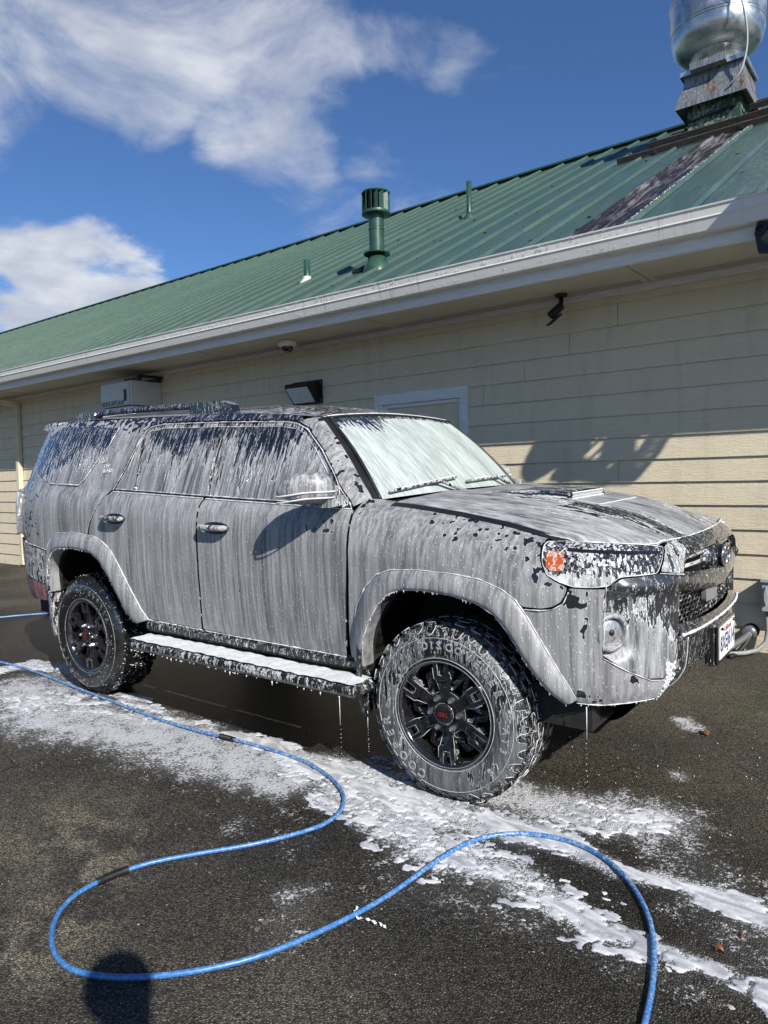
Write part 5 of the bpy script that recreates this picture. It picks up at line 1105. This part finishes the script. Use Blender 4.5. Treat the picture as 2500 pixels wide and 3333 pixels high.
# number plate on its bracket
PB = Vector((.945, 0, .645)); pl_ = MB().box((.895, -.175, .552), (.938, .175, .735), bev=.008).build('plate_bracket', M['plas'], car, clr=.72)
MB().box((.938, -.172, .556), (.950, .172, .732), bev=.005).build('plate_frame', M['rim'], pl_)
pt = MB().box((.950, -.148, .578), (.9525, .148, .722)).build('number_plate', plain('plate white', (.72, .73, .75), .4, var=.02), pl_)
PM = frame_m(Vector((.9530, 0, .640)), (0, 1, 0), (0, 0, 1), (1, 0, 0))
blue = plain('plate blue', (.012, .02, .10), .4)
tv, tf = text_mesh('8XEJ614', .098, .0005, .0012); w_t = max(v.x for v in tv)-min(v.x for v in tv)
mesh('lettering', [PM @ Vector((v.x*.275/w_t, v.y, v.z)) for v in tv], tf, blue, pl_)
tv, tf = text_mesh('California', .036, .0004, 0, .25); mesh('lettering', [PM @ Vector((v.x, v.y+.060, v.z)) for v in tv], tf, M['redp'], pl_)
for sx_ in (-1, 1):
    MB().box((.9528, sx_*.125-.015, .712), (.954, sx_*.125+.015, .716)).build('plate_slot', M['black'], pl_)
    MB().ball((.955, sx_*.115, .712), .008).build('plate_screw', M['rim'], pl_, True)
# chin
patch('skid_plate', lambda y, v: np.stack([.80-.30*v-.05*np.abs(y), y, .52-.16*np.sin(v*PI*.75)], -1), [(-.62, 0), (.62, 0), (.5, 1), (-.5, 1)], M['under'], car, step=.06, rim=False)
for s_ in (-1, 1): MB().box((.30, min(.35*s_, .80*s_), .40), (.62, max(.35*s_, .80*s_), .56)).build('chin_guard', M['under'], car)
# rear spoiler
MB().prism([(-3.50, 1.845), (-3.62, 1.842), (-3.70, 1.82), (-3.71, 1.795), (-3.64, 1.785), (-3.50, 1.80)], frame_m((0, .63, 0), (1, 0, 0), (0, 0, 1), (0, -1, 0)), 1.26).build('rear_spoiler', M['roof'], car, clr=.62)
# lettering behind the rear door
def onS(txt, u0, z0, size, mat, off=.006):
    tv, tf = text_mesh(txt, size, .0012, .0006); A = np.array([[v.x, v.y, v.z] for v in tv]); R_ = S(A[:, 0]+u0, A[:, 1]+z0, off)+(S(A[:, 0]+u0, A[:, 1]+z0, off+1)-S(A[:, 0]+u0, A[:, 1]+z0, off))*A[:, 2:3]
    mesh('lettering', R_, tf, mat, qd)
qd = [o for o in car.children if o.name.startswith('quarter_panel')][0]
for t2, u0, z0, s_ in (('TRD', -2.645, 1.548, .052), ('OFF', -2.575, 1.512, .036), ('ROAD', -2.555, 1.482, .036)):
    onS(t2, u0, z0, s_, M['white'], .004); 
    tv, tf = text_mesh(t2, s_, .0012, -.0012); A = np.array([[v.x, v.y, v.z] for v in tv]); mesh('lettering', S(A[:, 0]+u0, A[:, 1]+z0, .0062), tf, M['black'], qd)
# ---------------- wheels
def wheel():
    V = MB().lathe([(.238, .004), (.242, .010), (.238, .014), (.230, .012), (.222, .0), (.213, -.022), (.209, -.07), (.205, -.17), (.237, -.20)], 72).build('wheel', M['rim'], None, True)
    w = V; Lk = lambda o: (setattr(o, 'parent', w), o)[1]
    prof = [(.237, -.004), (.244, .010), (.27, .019), (.305, .022), (.335, .016), (.356, .004), (.374, -.012), (.386, -.032), (.390, -.05), (.3915, -.14), (.390, -.235), (.386, -.252), (.366, -.275), (.32, -.295), (.27, -.29), (.237, -.275)]
    ty = MB().lathe(prof, 96); cl = []
    for v in ty.V:
        r = math.hypot(v[0], v[1]); a = math.atan2(v[1], v[0]); cl.append(.48+.12*math.sin(a*3+1) if v[2] < -.02 else .44+.16*math.sin(a)+.10*math.sin(a*5))
    tyre = mesh('tyre', ty.V, ty.F, M['tyre'], w, True, {'clr': np.clip(cl, 0, .85)})
    # tread: five rows of blocks, siped and staggered
    tb2 = MB(); NP = 34
    def blk(pts, rt, rb=.386):
        n = len(pts); V = []
        for rr, sh in ((rb, 0), (rt, .0)):
            for a, h_ in pts: V.append((rr*math.cos(a), rr*math.sin(a), h_))
        tb2.add(V, [tuple(range(n, 2*n)), tuple(range(n-1, -1, -1))]+[(i, (i+1) % n, n+(i+1) % n, n+i) for i in range(n)])
    da = 2*PI/NP
    for k in range(NP):
        a0 = k*da; j = (k % 2)
        for s_, base in ((1, 0), (-1, 1)):
            H0 = lambda h_: h_ if s_ > 0 else -.283-h_
            sh = .0 if s_ > 0 else da*.5
            A_ = [(a0+sh+.10*da, H0(-.022 if j else -.032)), (a0+sh+.80*da, H0(-.022 if j else -.032)), (a0+sh+.86*da, H0(-.050)), (a0+sh+.72*da, H0(-.054)), (a0+sh+.76*da, H0(-.074)), (a0+sh+.18*da, H0(-.070)), (a0+sh+.14*da, H0(-.050))]
            blk(A_, .4015)
            B_ = [(a0+sh+.38*da, H0(-.083)), (a0+sh+1.10*da, H0(-.080)), (a0+sh+1.16*da, H0(-.100)), (a0+sh+1.02*da, H0(-.118)), (a0+sh+.52*da, H0(-.121)), (a0+sh+.30*da, H0(-.104))]
            blk(B_, .403)
        blk([(a0+.05*da, -.130), (a0+.40*da, -.127), (a0+.45*da, -.134), (a0+.78*da, -.130), (a0+.82*da, -.152), (a0+.5*da, -.156), (a0+.44*da, -.149), (a0+.08*da, -.153)], .4035)
        # lugs running down the sidewall
        r1 = .352 if j else .366
        for s_ in (1,):
            w1, w2 = .12, .72; V = []
            for lift in (-.004, .0055):
                for a, r in ((a0+w1*da, .387), (a0+w2*da, .387), (a0+(w2-.06)*da, r1+.012), (a0+(w2-.22)*da, r1), (a0+(w1+.16)*da, r1), (a0+(w1+.05)*da, r1+.014)):
                    h_ = np.interp(r, [.335, .356, .374, .387], [.016, .004, -.012, -.030]); V.append((r*math.cos(a), r*math.sin(a), float(h_)+lift))
            tb2.add(V, [tuple(range(6, 12)), tuple(range(5, -1, -1))]+[(i, (i+1) % 6, 6+(i+1) % 6, 6+i) for i in range(6)])
    tag(mesh('tread_block', tb2.V, tb2.F, M['tread'], tyre, False, {'clr': [.74+.1*random.random() for _ in tb2.V]}), kind='stuff')
    # foam caught round the shoulder lugs
    fo = MB()
    for k in range(NP):
        a0 = k*da; r1 = .352 if k % 2 else .366
        if math.sin(a0) < -.97 or random.random() < .2: continue
        fo.tube([((r)*math.cos(a), (r)*math.sin(a), float(np.interp(r, [.335, .356, .374, .387, .40], [.016, .004, -.012, -.030, -.034]))+.004) for a, r in ((a0+.10*da, .385), (a0+.17*da, r1+.008), (a0+.30*da, r1-.003), (a0+.50*da, r1-.003), (a0+.66*da, r1+.008), (a0+.74*da, .385))], [.0007+.0013*random.random() for _ in range(6)], 4)
    for k in range(NP):
        a0 = k*da; j = k % 2
        for pts_, rr in (([(.10, -.022 if j else -.032), (.80, -.022 if j else -.032), (.86, -.050), (.72, -.054), (.76, -.074)], .4018), ([(.30, -.104), (.38, -.083), (1.10, -.080), (1.16, -.100)], .4035), ([(.05, -.130), (.40, -.127), (.45, -.134), (.78, -.130)], .404)):
            if random.random() < .85: fo.tube([(rr*math.cos(a0+q*da), rr*math.sin(a0+q*da), h_) for q, h_ in pts_], [.0006+.0017*random.random() for _ in pts_], 4)
    for h_ in (-.078, -.125, -.158):
        pts = [((.393)*math.cos(a), (.393)*math.sin(a), h_+.004*math.sin(a*NP)) for a in np.linspace(0, 2*PI, 220)[:-1]]; fo.tube(pts, [.0012+.002*max(0, mnoise.noise(Vector((p[0]*30, p[1]*30, h_*50)))) for p in pts], 4, closed=True)
    for k in range(NP*2):
        a = (k+.5)*da/2+random.uniform(-.01, .01); h0 = random.choice((-.03, -.08, -.125)); fo.tube([(.397*math.cos(a), .397*math.sin(a), h0), (.399*math.cos(a+.01), .399*math.sin(a+.01), h0-.02), (.397*math.cos(a), .397*math.sin(a), h0-.038)], [.001, .0028*random.uniform(.3, 1), .001], 4)
    tag(fo.build('foam_bead', M['white'], tyre, True), kind='stuff')
    # raised words
    for word, ac, sz in (('DISCOVERER', 66, .048), ('COOPER', 222, .056), ('AT3 4S', -22, .042)):
        R0 = .305; tot = sum(.62 if ch == ' ' else (.36 if ch == 'I' else .80) for ch in word)*sz*1.28; a = math.radians(ac)+tot/2/R0
        for ch in word:
            wd = (.62 if ch == ' ' else (.36 if ch == 'I' else .80))*sz*1.28/R0; am = a-wd/2; a -= wd
            if ch == ' ': continue
            for mat_, of_, zz_ in ((M['tfoam'], .0014, .0215), (M['wet'], -.0016, .0224)):
                tv, tf = text_mesh(ch, sz, .0012, of_); T = frame_m(Vector((R0*math.cos(am), R0*math.sin(am), zz_)), (math.sin(am), -math.cos(am), 0), (math.cos(am), math.sin(am), 0), (0, 0, 1))
                mesh('lettering', [T @ Vector((v.x*.95, v.y, v.z)) for v in tv], tf, mat_, tyre, False, {'clr': np.full(len(tv), .75)})
    for r_ in (.249, .338): 
        pts = [(r_*math.cos(a), r_*math.sin(a), .0135 if r_ < .3 else .0155) for a in np.linspace(0, 2*PI, 120)[:-1]]; Lk(MB().tube(pts, .0018, 4, closed=True).build('rubber_ring', M['tfoam'], None, True)).parent = tyre
    # alloy
    Lk(MB().lathe([(.175, -.10), (.175, -.115), (.07, -.115), (.07, -.10), (.175, -.10)], 40).build('brake_disc', plain('brake steel', (.10, .10, .10), .4, .8), None, True))
    Lk(MB().lathe([(.206, -.168), (0, -.17)], 40).build('rim_back', M['under'], None))
    Lk(auto(MB().lathe([(.092, -.06), (.092, -.024), (.084, -.016), (.050, -.014), (.048, -.02), (0, -.02)], 48).build('hub', M['rim'], None)))
    sp0 = None
    for k in range(6):
        q = MB()
        def pr(poly, z0, h_, tp=.96): q.prism(poly, Matrix.Translation((0, 0, z0)), h_, 0, tp)
        pr([(.055, -.030), (.12, -.023), (.16, -.026), (.16, .026), (.12, .023), (.055, .030)], -.06, .044, .93)
        pr([(.150, -.038), (.224, -.041), (.224, -.018), (.168, -.016), (.168, .016), (.224, .018), (.224, .041), (.150, .038)][0:4]+[(.150, -.016)], -.05, .054, .95)
        pr([(.150, .016), (.168, .016), (.224, .018), (.224, .041), (.150, .038)], -.05, .054, .95)
        pr([(.146, -.017), (.170, -.017), (.170, .017), (.146, .017)], -.05, .052, .95)
        pr([(.168, -.018), (.220, -.02), (.220, .02), (.168, .018)], -.06, .030, 1)
        # web arms either side
        for s_ in (-1, 1): pr([(.085, .020*s_), (.125, .022*s_), (.176, .075*s_), (.172, .096*s_), (.160, .098*s_)][::s_], -.085, .042, .9)
        me_o = q.build('spoke', M['alloy'], w, clr=.55)
        me_o.matrix_basis = Matrix.Rotation(PI/2+k*PI/3+.05, 4, 'Z'); bv = me_o.modifiers.new('b', 'BEVEL'); bv.width = .003; bv.segments = 2; bv.limit_method = 'ANGLE'
        if sp0: me_o.data = sp0
        else: sp0 = me_o.data
        for s_ in (-1, 1):  # foam run along the spoke edge
            if random.random() < .75:
                fr_ = MB().tube([(.10, .026*s_, -.018), (.145, .036*s_, -.008), (.152, .040*s_, .002), (.20, .043*s_, .004)], [.0010, .0017, .0016, .0012], 4).tube([(.222, .043*s_, .004), (.226, .030*s_, .004), (.222, .020*s_, .003), (.170, .017*s_, .002), (.168, 0, .002)], .0011, 4).build('foam_run', M['tfoam'], w, True); fr_.matrix_basis = me_o.matrix_basis
        a = PI/2+k*PI/3+.55
        nut = MB().prism([(.0145*math.cos(t), .0145*math.sin(t)) for t in np.linspace(0, 2*PI, 7)[:-1]], Matrix.Translation((.071*math.cos(a), .071*math.sin(a), -.018)), .026, 0, .85).ball((.071*math.cos(a), .071*math.sin(a), .008), .0095, seg=8).build('lug_nut', M['nut'], w)
    for r_, z_ in ((.2345, .0145), (.094, -.022), (.0475, .003)): fr2 = Lk(MB().tube([(r_*math.cos(a), r_*math.sin(a), z_) for a in np.linspace(0, 2*PI, 90)[:-1]], [.0007+.0008*abs(mnoise.noise(Vector((math.cos(a)*3, math.sin(a)*3, r_*9)))) for a in np.linspace(0, 2*PI, 90)[:-1]], 4, closed=True).build('foam_run', M['tfoam'], None, True))
    cp2 = Lk(auto(MB().lathe([(.046, -.02), (.046, .004), (.042, .010), (.034, .012), (0, .013)], 36).build('centre_cap', M['rim'], None)))
    tv, tf = text_mesh('TRD', .026, .0006, .0003); lt = mesh('lettering', [Vector((v.x, v.y, v.z+.0140)) for v in tv], tf, M['redp'], cp2)
    return w, lt
w0, lt0 = wheel()
def put_wheel(o, x, side, first):
    W_ = frame_m(Vector((x, -.92*side, .3925)), (1, 0, 0), (0, 0, 1), (0, -side, 0)) if side > 0 else frame_m(Vector((x, .92, .3925)), (-1, 0, 0), (0, 0, 1), (0, 1, 0))
    if x > -1: W_ = W_ @ Matrix.Rotation(math.radians(1.2), 4, 'Y')
    if first: o.parent = car; o.matrix_basis = W_; return o
    c = copyof(o, car, W_)
    for ch in o.children:
        d = copyof(ch, c)
        for g_ in ch.children:
            e = copyof(g_, d)
            if x < -1 and d.name.startswith('centre_cap'): e.matrix_basis = Matrix.Rotation(PI/2, 4, 'Z')
            if x > -1 and d.name.startswith('centre_cap'): e.matrix_basis = Matrix.Rotation(PI+.06, 4, 'Z')
    return c
put_wheel(w0, 0, 1, True); lt0.matrix_basis = Matrix.Rotation(PI+.06, 4, 'Z')
wr = put_wheel(w0, -2.79, 1, False)
put_wheel(w0, 0, -1, False); put_wheel(w0, -2.79, -1, False)
# the rear right tyre is only spattered: wet black rubber with specks
for ch in wr.children:
    if ch.name.startswith('tyre'):
        ch.data = ch.data.copy(); a = ch.data.attributes['clr']; a.data.foreach_set('value', np.full(len(a.data), .97, np.float32)); ch.data.materials[0] = M['wet']
        for g_ in list(ch.children):
            if g_.name.startswith('foam_bead'): bpy.data.objects.remove(g_)
            elif g_.name.startswith('tread_block'): g_.data = g_.data.copy(); a = g_.data.attributes['clr']; g_.data.materials[0] = M['wet']
            elif g_.name.startswith(('rubber_ring', 'lettering')): g_.data = g_.data.copy(); g_.data.materials[0] = M['tread']
    if ch.name.startswith('foam_run'): bpy.data.objects.remove(ch); continue
    if ch.name.startswith('spoke'):
        if 'rs_me' not in globals(): rs_me = ch.data.copy(); rs_me.materials[0] = M['rim']
        ch.data = rs_me
spk = MB(); rs = random.Random(12)
for k in range(230):
    a = rs.uniform(-.9, 1.9); h_ = rs.uniform(-.2, .0); r = .404; spk.ball((r*math.cos(a), r*math.sin(a), h_), rs.uniform(.0012, .0035), seg=5, sc=(1, 1, rs.uniform(1, 3)))
for k in range(120):
    a = rs.uniform(0, 2*PI); r = rs.uniform(.26, .38); spk.ball((r*math.cos(a), r*math.sin(a), float(np.interp(r, [.26, .305, .335, .356, .374, .387], [.018, .023, .018, .006, -.008, -.026]))), rs.uniform(.0010, .0028), seg=5)
o = spk.build('foam_speck', M['white'], wr, True); tag(o, kind='stuff')
MB().tube([(0, -.9, .40), (0, .9, .40)], .035, 10).tube([(-2.79, -.9, .40), (-2.79, .9, .40)], .045, 10).ball((-2.79, 0, .40), .14, seg=12).build('axle', M['under'], car)
# ------------------------------------------------------------------ hose and small things on the ground
HOSE = [(-4.9,-.95),(-4.5,-.92),(-4.114,-.888),(-3.719,-.872),(-3.198,-.909),(-2.73,-.947),(-2.386,-.966),(-2.008,-.997),(-1.698,-1.002),(-1.44,-.985),(-1.244,-.966),(-1.002,-.958),(-.793,-.972),(-.591,-1.029),(-.445,-1.106),(-.362,-1.184),(-.306,-1.281),(-.297,-1.396),(-.343,-1.513),(-.437,-1.676),(-.549,-1.814),(-.651,-1.951),(-.690,-2.038),(-.711,-2.115),(-.719,-2.206),(-.703,-2.277),(-.654,-2.352),(-.576,-2.414),(-.484,-2.457),(-.394,-2.47),(-.316,-2.456),(-.219,-2.411),(-.121,-2.337),(-.02,-2.231),(.067,-2.107),(.131,-1.948),(.188,-1.76),(.217,-1.589),(.228,-1.399),(.250,-1.228),(.3,-1.106),(.395,-1.014),(.51,-.968),(.622,-.962),(.726,-.994),(.827,-1.063),(.914,-1.159),(.981,-1.263),(1.025,-1.367),(1.062,-1.488),(1.086,-1.60),(1.104,-1.72),(1.125,-1.86),(1.14,-2.1),(1.2,-2.5),(1.4,-2.9)]
m, t, b = mat_base('blue hose rubber'); M['hose'] = m
co = t.new('ShaderNodeTexCoord').outputs['Object']
sx_ = t.new('ShaderNodeSeparateXYZ'); t.lk(co, sx_.inputs[0])
scf = t.math('MULTIPLY', t.rng(t.noise(co, 85, 4, .7), .46, .62), t.math('ADD', .25, t.math('MULTIPLY', t.rng(sx_.outputs[1], -1.9, -1.0), .55)))
t.lk(t.mix(scf, (.030, .14, .36), (.36, .43, .50)), b.inputs['Base Color']); setp(b, Roughness=.36)
HR = .0090
pts = chaikin(HOSE, 2, False)
P3 = [(x, y, float(gz(np.array(x), np.array(y)))+HR+.003) for x, y in pts]
hz = MB().tube(P3, HR, 12).build('pressure_hose', M['hose'], None, True); tag(hz, 'blue pressure-washer hose looping across the asphalt in front of the vehicle', 'hose')
P2_ = chaikin([(-6.6, -.9), (-6.3, -.4), (-6.059, -.147), (-5.979, .001), (-5.881, .192), (-5.735, .388), (-5.537, .559), (-5.2, .75), (-4.4, .9)], 2, False)
h2 = MB().tube([(x, y, float(gz(np.array(x), np.array(y)))+.012) for x, y in P2_], HR, 10).build('pressure_hose', M['hose'], None, True); tag(h2, 'short stretch of blue hose on the asphalt at the left edge, behind the rear bumper', 'hose')
PA = np.array(P3); L_ = np.concatenate([[0], np.cumsum(np.linalg.norm(np.diff(PA, axis=0), axis=1))])
def near(x, y): return L_[np.argmin((PA[:, 0]-x)**2+(PA[:, 1]-y)**2)]
M['spring'] = plain('black spring guard', (.012, .012, .013), .4)
for (x, y, hl_) in ((-.706, -2.115, .058), (-1.36, -.978, .055)):
    c = near(x, y); s = np.linspace(c-hl_, c+hl_, 60); Q = np.stack([np.interp(s, L_, PA[:, i]) for i in range(3)], -1)
    cm = MB().tube([tuple(q) for q in Q], .0125, 10); T_ = Q[-1]-Q[0]; T_ /= np.linalg.norm(T_); N_1 = np.cross(T_, (0, 0, 1)); N_1 /= np.linalg.norm(N_1)
    n = 420; ss_ = np.linspace(c-hl_, c+hl_*.55, n); QQ = np.stack([np.interp(ss_, L_, PA[:, i]) for i in range(3)], -1)
    cm.tube([tuple(QQ[i]+.0140*(N_1*math.cos(i/n*2*PI*16)+np.array([0, 0, 1])*math.sin(i/n*2*PI*16))) for i in range(n)], .0022, 5)
    for e in (0, 48): cm.tube([tuple(q) for q in Q[e:e+10]], .0155, 8)
    cm.build('coupling', M['spring'], hz, True)
# paper strip, leaves, pebbles
V = [];rs = random.Random(2)
pth = [(.160, -1.742), (.168, -1.768), (.180, -1.785), (.205, -1.787), (.226, -1.774), (.250, -1.776), (.272, -1.770), (.296, -1.772), (.300, -1.779)]
pth = chaikin(pth, 2, False); n = len(pth)
for i, (x, y) in enumerate(pth):
    dx, dy = (pth[min(i+1, n-1)][0]-pth[max(i-1, 0)][0], pth[min(i+1, n-1)][1]-pth[max(i-1, 0)][1]); l = math.hypot(dx, dy); w = .0045*(.5+.9*abs(mnoise.noise(Vector((i*.35, 2, 0)))*1.6+.4)); g_ = float(gz(np.array(x), np.array(y)))
    z = g_+.006+.006*abs(math.sin(i*.8)); V += [(x-dy/l*w, y+dx/l*w, z), (x+dy/l*w, y-dx/l*w, z+.004*math.sin(i*1.3))]
o = mesh('paper_scrap', V, [(2*i, 2*i+1, 2*i+3, 2*i+2) for i in range(n-1)], M['white'], None, False); tag(o, 'torn crumpled white tape lying beside the blue hose near the bottom', 'scrap')
leafm = plain('dry leaf', (.17, .065, .022), .7, 0, .3, 50)
for (x, y, r, lb, rot) in ((.752, .44, .030, 'brown dry leaf on the wet asphalt right of the front bumper', .4), (1.198, -1.30, .017, 'dark red leaf lying in the suds at the lower right', 1.9), (1.235, -1.19, .010, 'tiny yellow leaf by the suds at the right edge', .9)):
    V = []; g_ = float(gz(np.array(x), np.array(y)))
    for k in range(12):
        a = 2*PI*k/12; rr = r*(.62+.38*abs(math.cos(a)))*(1+.18*math.sin(a*5)); V.append((x+rr*math.cos(a+rot), y+rr*math.sin(a+rot)*.7, g_+.014+.010*math.sin(a*2+rot)))
    V.append((x, y, g_+.010)); o = mesh('leaf', V, [(k, (k+1) % 12, 12) for k in range(12)], leafm, None, False); tag(o, lb, 'leaf')
pb = MB(); rs = random.Random(8)
for k in range(900):
    x = rs.uniform(-3.5, 1.6); y = rs.uniform(-3.0, 1.2); r = rs.uniform(.0012, .0042); pb.ball((x, y, float(gz(np.array(x), np.array(y)))+.003), r, seg=5, sc=(1.2, .9, .7))
tag(pb.build('grit', plain('pale grit', (.30, .27, .22), .8, 0, .5, 300)), 'pale grit strewn over the asphalt', kind='stuff')
fd_ = MB()
for k in range(70):
    x = rs.gauss(.5, .5); y = rs.gauss(-.5, .5); fd_.ball((x, y, float(gz(np.array(x), np.array(y)))+.003), rs.uniform(.0015, .0045), seg=5)
tag(fd_.build('foam_speck', M['white'], None, True), 'white flecks of foam spattered on the asphalt', kind='stuff')
# ------------------------------------------------------------------ eave lamp at the right edge; its shadow falls on the siding
t_ = bthing('eave_light', 'black bracketed floodlight hung from the eave at the right edge', 'light', (1.05, -.80, 3.0))
ink = M['black']
mb = MB(); A_ = Vector((.86, -.78, 2.90))
mb.prism([(.845, 2.78), (.905, 2.77), (.93, 2.86), (.90, 2.955), (.84, 2.965), (.825, 2.90)], frame_m((0, -.735, 0), (1, 0, 0), (0, 0, 1), (0, -1, 0)), .05)
mb.lathe([(.032, -.01), (.032, .012), (.022, .016)], 16, frame_m(Vector((.862, -.787, 2.915)), Vector((1, 0, 0)), Vector((0, 0, 1)), Vector((0, -1, 0))))
mb.build('mount', ink, t_)
def wall2(px, pz, d): # the point at distance d towards the sun from a spot on the wall
    return Vector((px, 0, pz))+Matrix.Rotation(-BA, 3, 'Z') @ SUN*(d/abs((Matrix.Rotation(-BA, 3, 'Z') @ SUN).y))
fr_ = MB(); Dp = 1.12
W2 = lambda a, c, d=Dp: wall2(a, c, d)
# lamp drum
c = W2(-.96, 1.60); fr_.lathe([(0, -.07), (.13, -.07), (.145, -.02), (.145, .05), (0, .06)], 28, frame_m(c, Vector((1, 0, 0)), Vector((0, .45, .9)).normalized(), Vector((0, -.9, .45)).normalized()))
fr_.tube([W2(-1.05, 1.72), W2(-.80, 1.50), W2(-.62, 1.40), W2(-.42, 1.37)], .045, 8).tube([W2(-.88, 1.42), W2(-.60, 1.43), W2(-.45, 1.52), W2(-.40, 1.66), W2(-.36, 1.80)], .05, 8)
fr_.tube([W2(-.86, 1.36), W2(-.62, 1.39), W2(-.44, 1.365), W2(-.22, 1.365)], .03, 8).tube([W2(-.22, 1.365), W2(-.06, 1.55), W2(.10, 1.80)], .022, 8).tube([W2(-.33, 1.42), W2(-.16, 1.60), W2(-.02, 1.80)], .020, 8)
fr_.tube([W2(-.80, 1.44), W2(-.62, 1.60), W2(-.40, 1.78)], .014, 6).tube([W2(-.70, 1.44), W2(-.56, 1.56), W2(-.36, 1.74)], .012, 6).tube([W2(-.90, 1.50), W2(-.70, 1.68), W2(-.55, 1.80)], .02, 6)
for k in range(7):
    q = k/6; fr_.tube([W2(-.33+.27*q, 1.42+.33*q), W2(-.24+.30*q, 1.365+.40*q)], .016, 6)
fr_.tube([W2(-.34, 1.38), W2(-.30, 1.60), W2(-.26, 1.80)], .045, 8)
fr_.build('lamp_head', ink, t_, True)
MB().tube([W2(-.25, 1.80), Vector((1.10, -.80, 3.0)), Vector((.90, -.76, 2.93))], .02, 8).tube([W2(-.35, 1.78), Vector((1.3, -.80, 3.02)), Vector((1.3, -.74, 2.98))], .02, 8).build('arm', ink, t_, True)
bfix(t_)
# ------------------------------------------------------------------ the photographer, whose shadow lies in the foreground
def skin(name, nodes, edges, mat, parent, root=0, sub=2):
    me = bpy.data.meshes.new(name); me.from_pydata([n[0] for n in nodes], edges, []); me.materials.append(mat); o = bpy.data.objects.new(name, me); COL.objects.link(o); o.parent = parent
    md = o.modifiers.new('s', 'SKIN'); sv = me.skin_vertices[0] if me.skin_vertices else None
    if sv is None:
        bpy.context.view_layer.objects.active = o; me.skin_vertices if hasattr(me, 'skin_vertices') else None
    for i, n in enumerate(nodes): me.skin_vertices[0].data[i].radius = n[1] if isinstance(n[1], tuple) else (n[1], n[1]); me.skin_vertices[0].data[i].use_root = (i == root)
    sb = o.modifiers.new('u', 'SUBSURF'); sb.levels = sub; sb.render_levels = sub; md.use_smooth_shade = True; return o
pf_ = Vector((F.x, F.y, 0)).normalized(); pr_ = Vector((Rr.x, Rr.y, 0)).normalized()
pr0 = Vector((2.0, -3.56, 0)); gz0 = float(gz(np.array(pr0.x), np.array(pr0.y)))
per = thing('person', 'person in dark clothes standing behind the camera and holding a phone up at chest height', 'person', (pr0.x, pr0.y, gz0))
def Lp(r, f, z): return pr_*r+pf_*f+Vector((0, 0, z*1.045))
skinm = plain('skin', (.40, .24, .17), .5); cloth = plain('dark jacket', (.03, .032, .04), .8); jean = plain('jeans', (.04, .055, .10), .8)
def skin2(name, nodes, edges, mat, sub=2):
    bm = bmesh.new(); ly = bm.verts.layers.skin.verify(); vs = []
    for i, (p, r) in enumerate(nodes):
        v = bm.verts.new(p); v[ly].radius = r if isinstance(r, tuple) else (r, r); v[ly].use_root = (i == 0); vs.append(v)
    for a, c in edges: bm.edges.new((vs[a], vs[c]))
    me = bpy.data.meshes.new(name); bm.to_mesh(me); bm.free(); me.materials.append(mat); o = bpy.data.objects.new(name, me); COL.objects.link(o); o.parent = per
    md = o.modifiers.new('s', 'SKIN'); md.use_smooth_shade = True; sb = o.modifiers.new('u', 'SUBSURF'); sb.levels = sb.render_levels = sub; return o
body = [(Lp(0, 0, .98), .15), (Lp(0, 0, 1.15), .14), (Lp(0, 0, 1.36), .155), (Lp(0, .0, 1.50), .07), (Lp(0, .01, 1.58), .06), (Lp(0, .02, 1.68), .092), (Lp(0, .02, 1.75), .075),
        (Lp(-.17, 0, 1.44), .065), (Lp(-.27, -.06, 1.14), .048), (Lp(-.33, .06, 1.27), .035), (Lp(.17, 0, 1.44), .065), (Lp(.10, .12, 1.14), .048), (Lp(-.12, .09, 1.24), .035),
        (Lp(-.10, 0, .90), .095), (Lp(-.12, .01, .50), .062), (Lp(-.13, 0, .10), .045), (Lp(-.14, .12, .045), .04), (Lp(.10, 0, .90), .095), (Lp(.12, .01, .50), .062), (Lp(.13, 0, .10), .045), (Lp(.14, .12, .045), .04)]
ed = [(0, 1), (1, 2), (2, 3), (3, 4), (4, 5), (5, 6), (2, 7), (7, 8), (8, 9), (2, 10), (10, 11), (11, 12), (0, 13), (13, 14), (14, 15), (15, 16), (0, 17), (17, 18), (18, 19), (19, 20)]
skin2('body', body, ed, cloth)
for s_, hx, hf in ((-1, -.33, .06), (1, -.12, .09)):
    for j, (dr, df, dz) in enumerate(((.0, .03, .055), (.0, .045, .04), (.0, .05, .02), (.0, .045, .0), (.0, .02, .07))):
        skin2('finger', [(Lp(hx, hf, 1.265), .013), (Lp(hx-s_*.02, hf+df*.6, 1.275+dz*.5), .0095), (Lp(hx-s_*.045, hf+df*.7, 1.28+dz*.6), .008)], [(0, 1), (1, 2)], skinm, 1)
MB().ball(Lp(0, .0, 1.72), .098, seg=16, sc=(1, 1, 1.05)).build('hair', M['under'], per, True)
cz = CAM.z-gz0; MB().box((-.075, -.004, -.036), (.075, .004, .036), M=frame_m((CAM-Vector((pr0.x, pr0.y, gz0)))-pf_*.06+Vector((0, 0, -.03)), pr_, (0, 0, 1), pf_)).build('phone', M['black'], per)
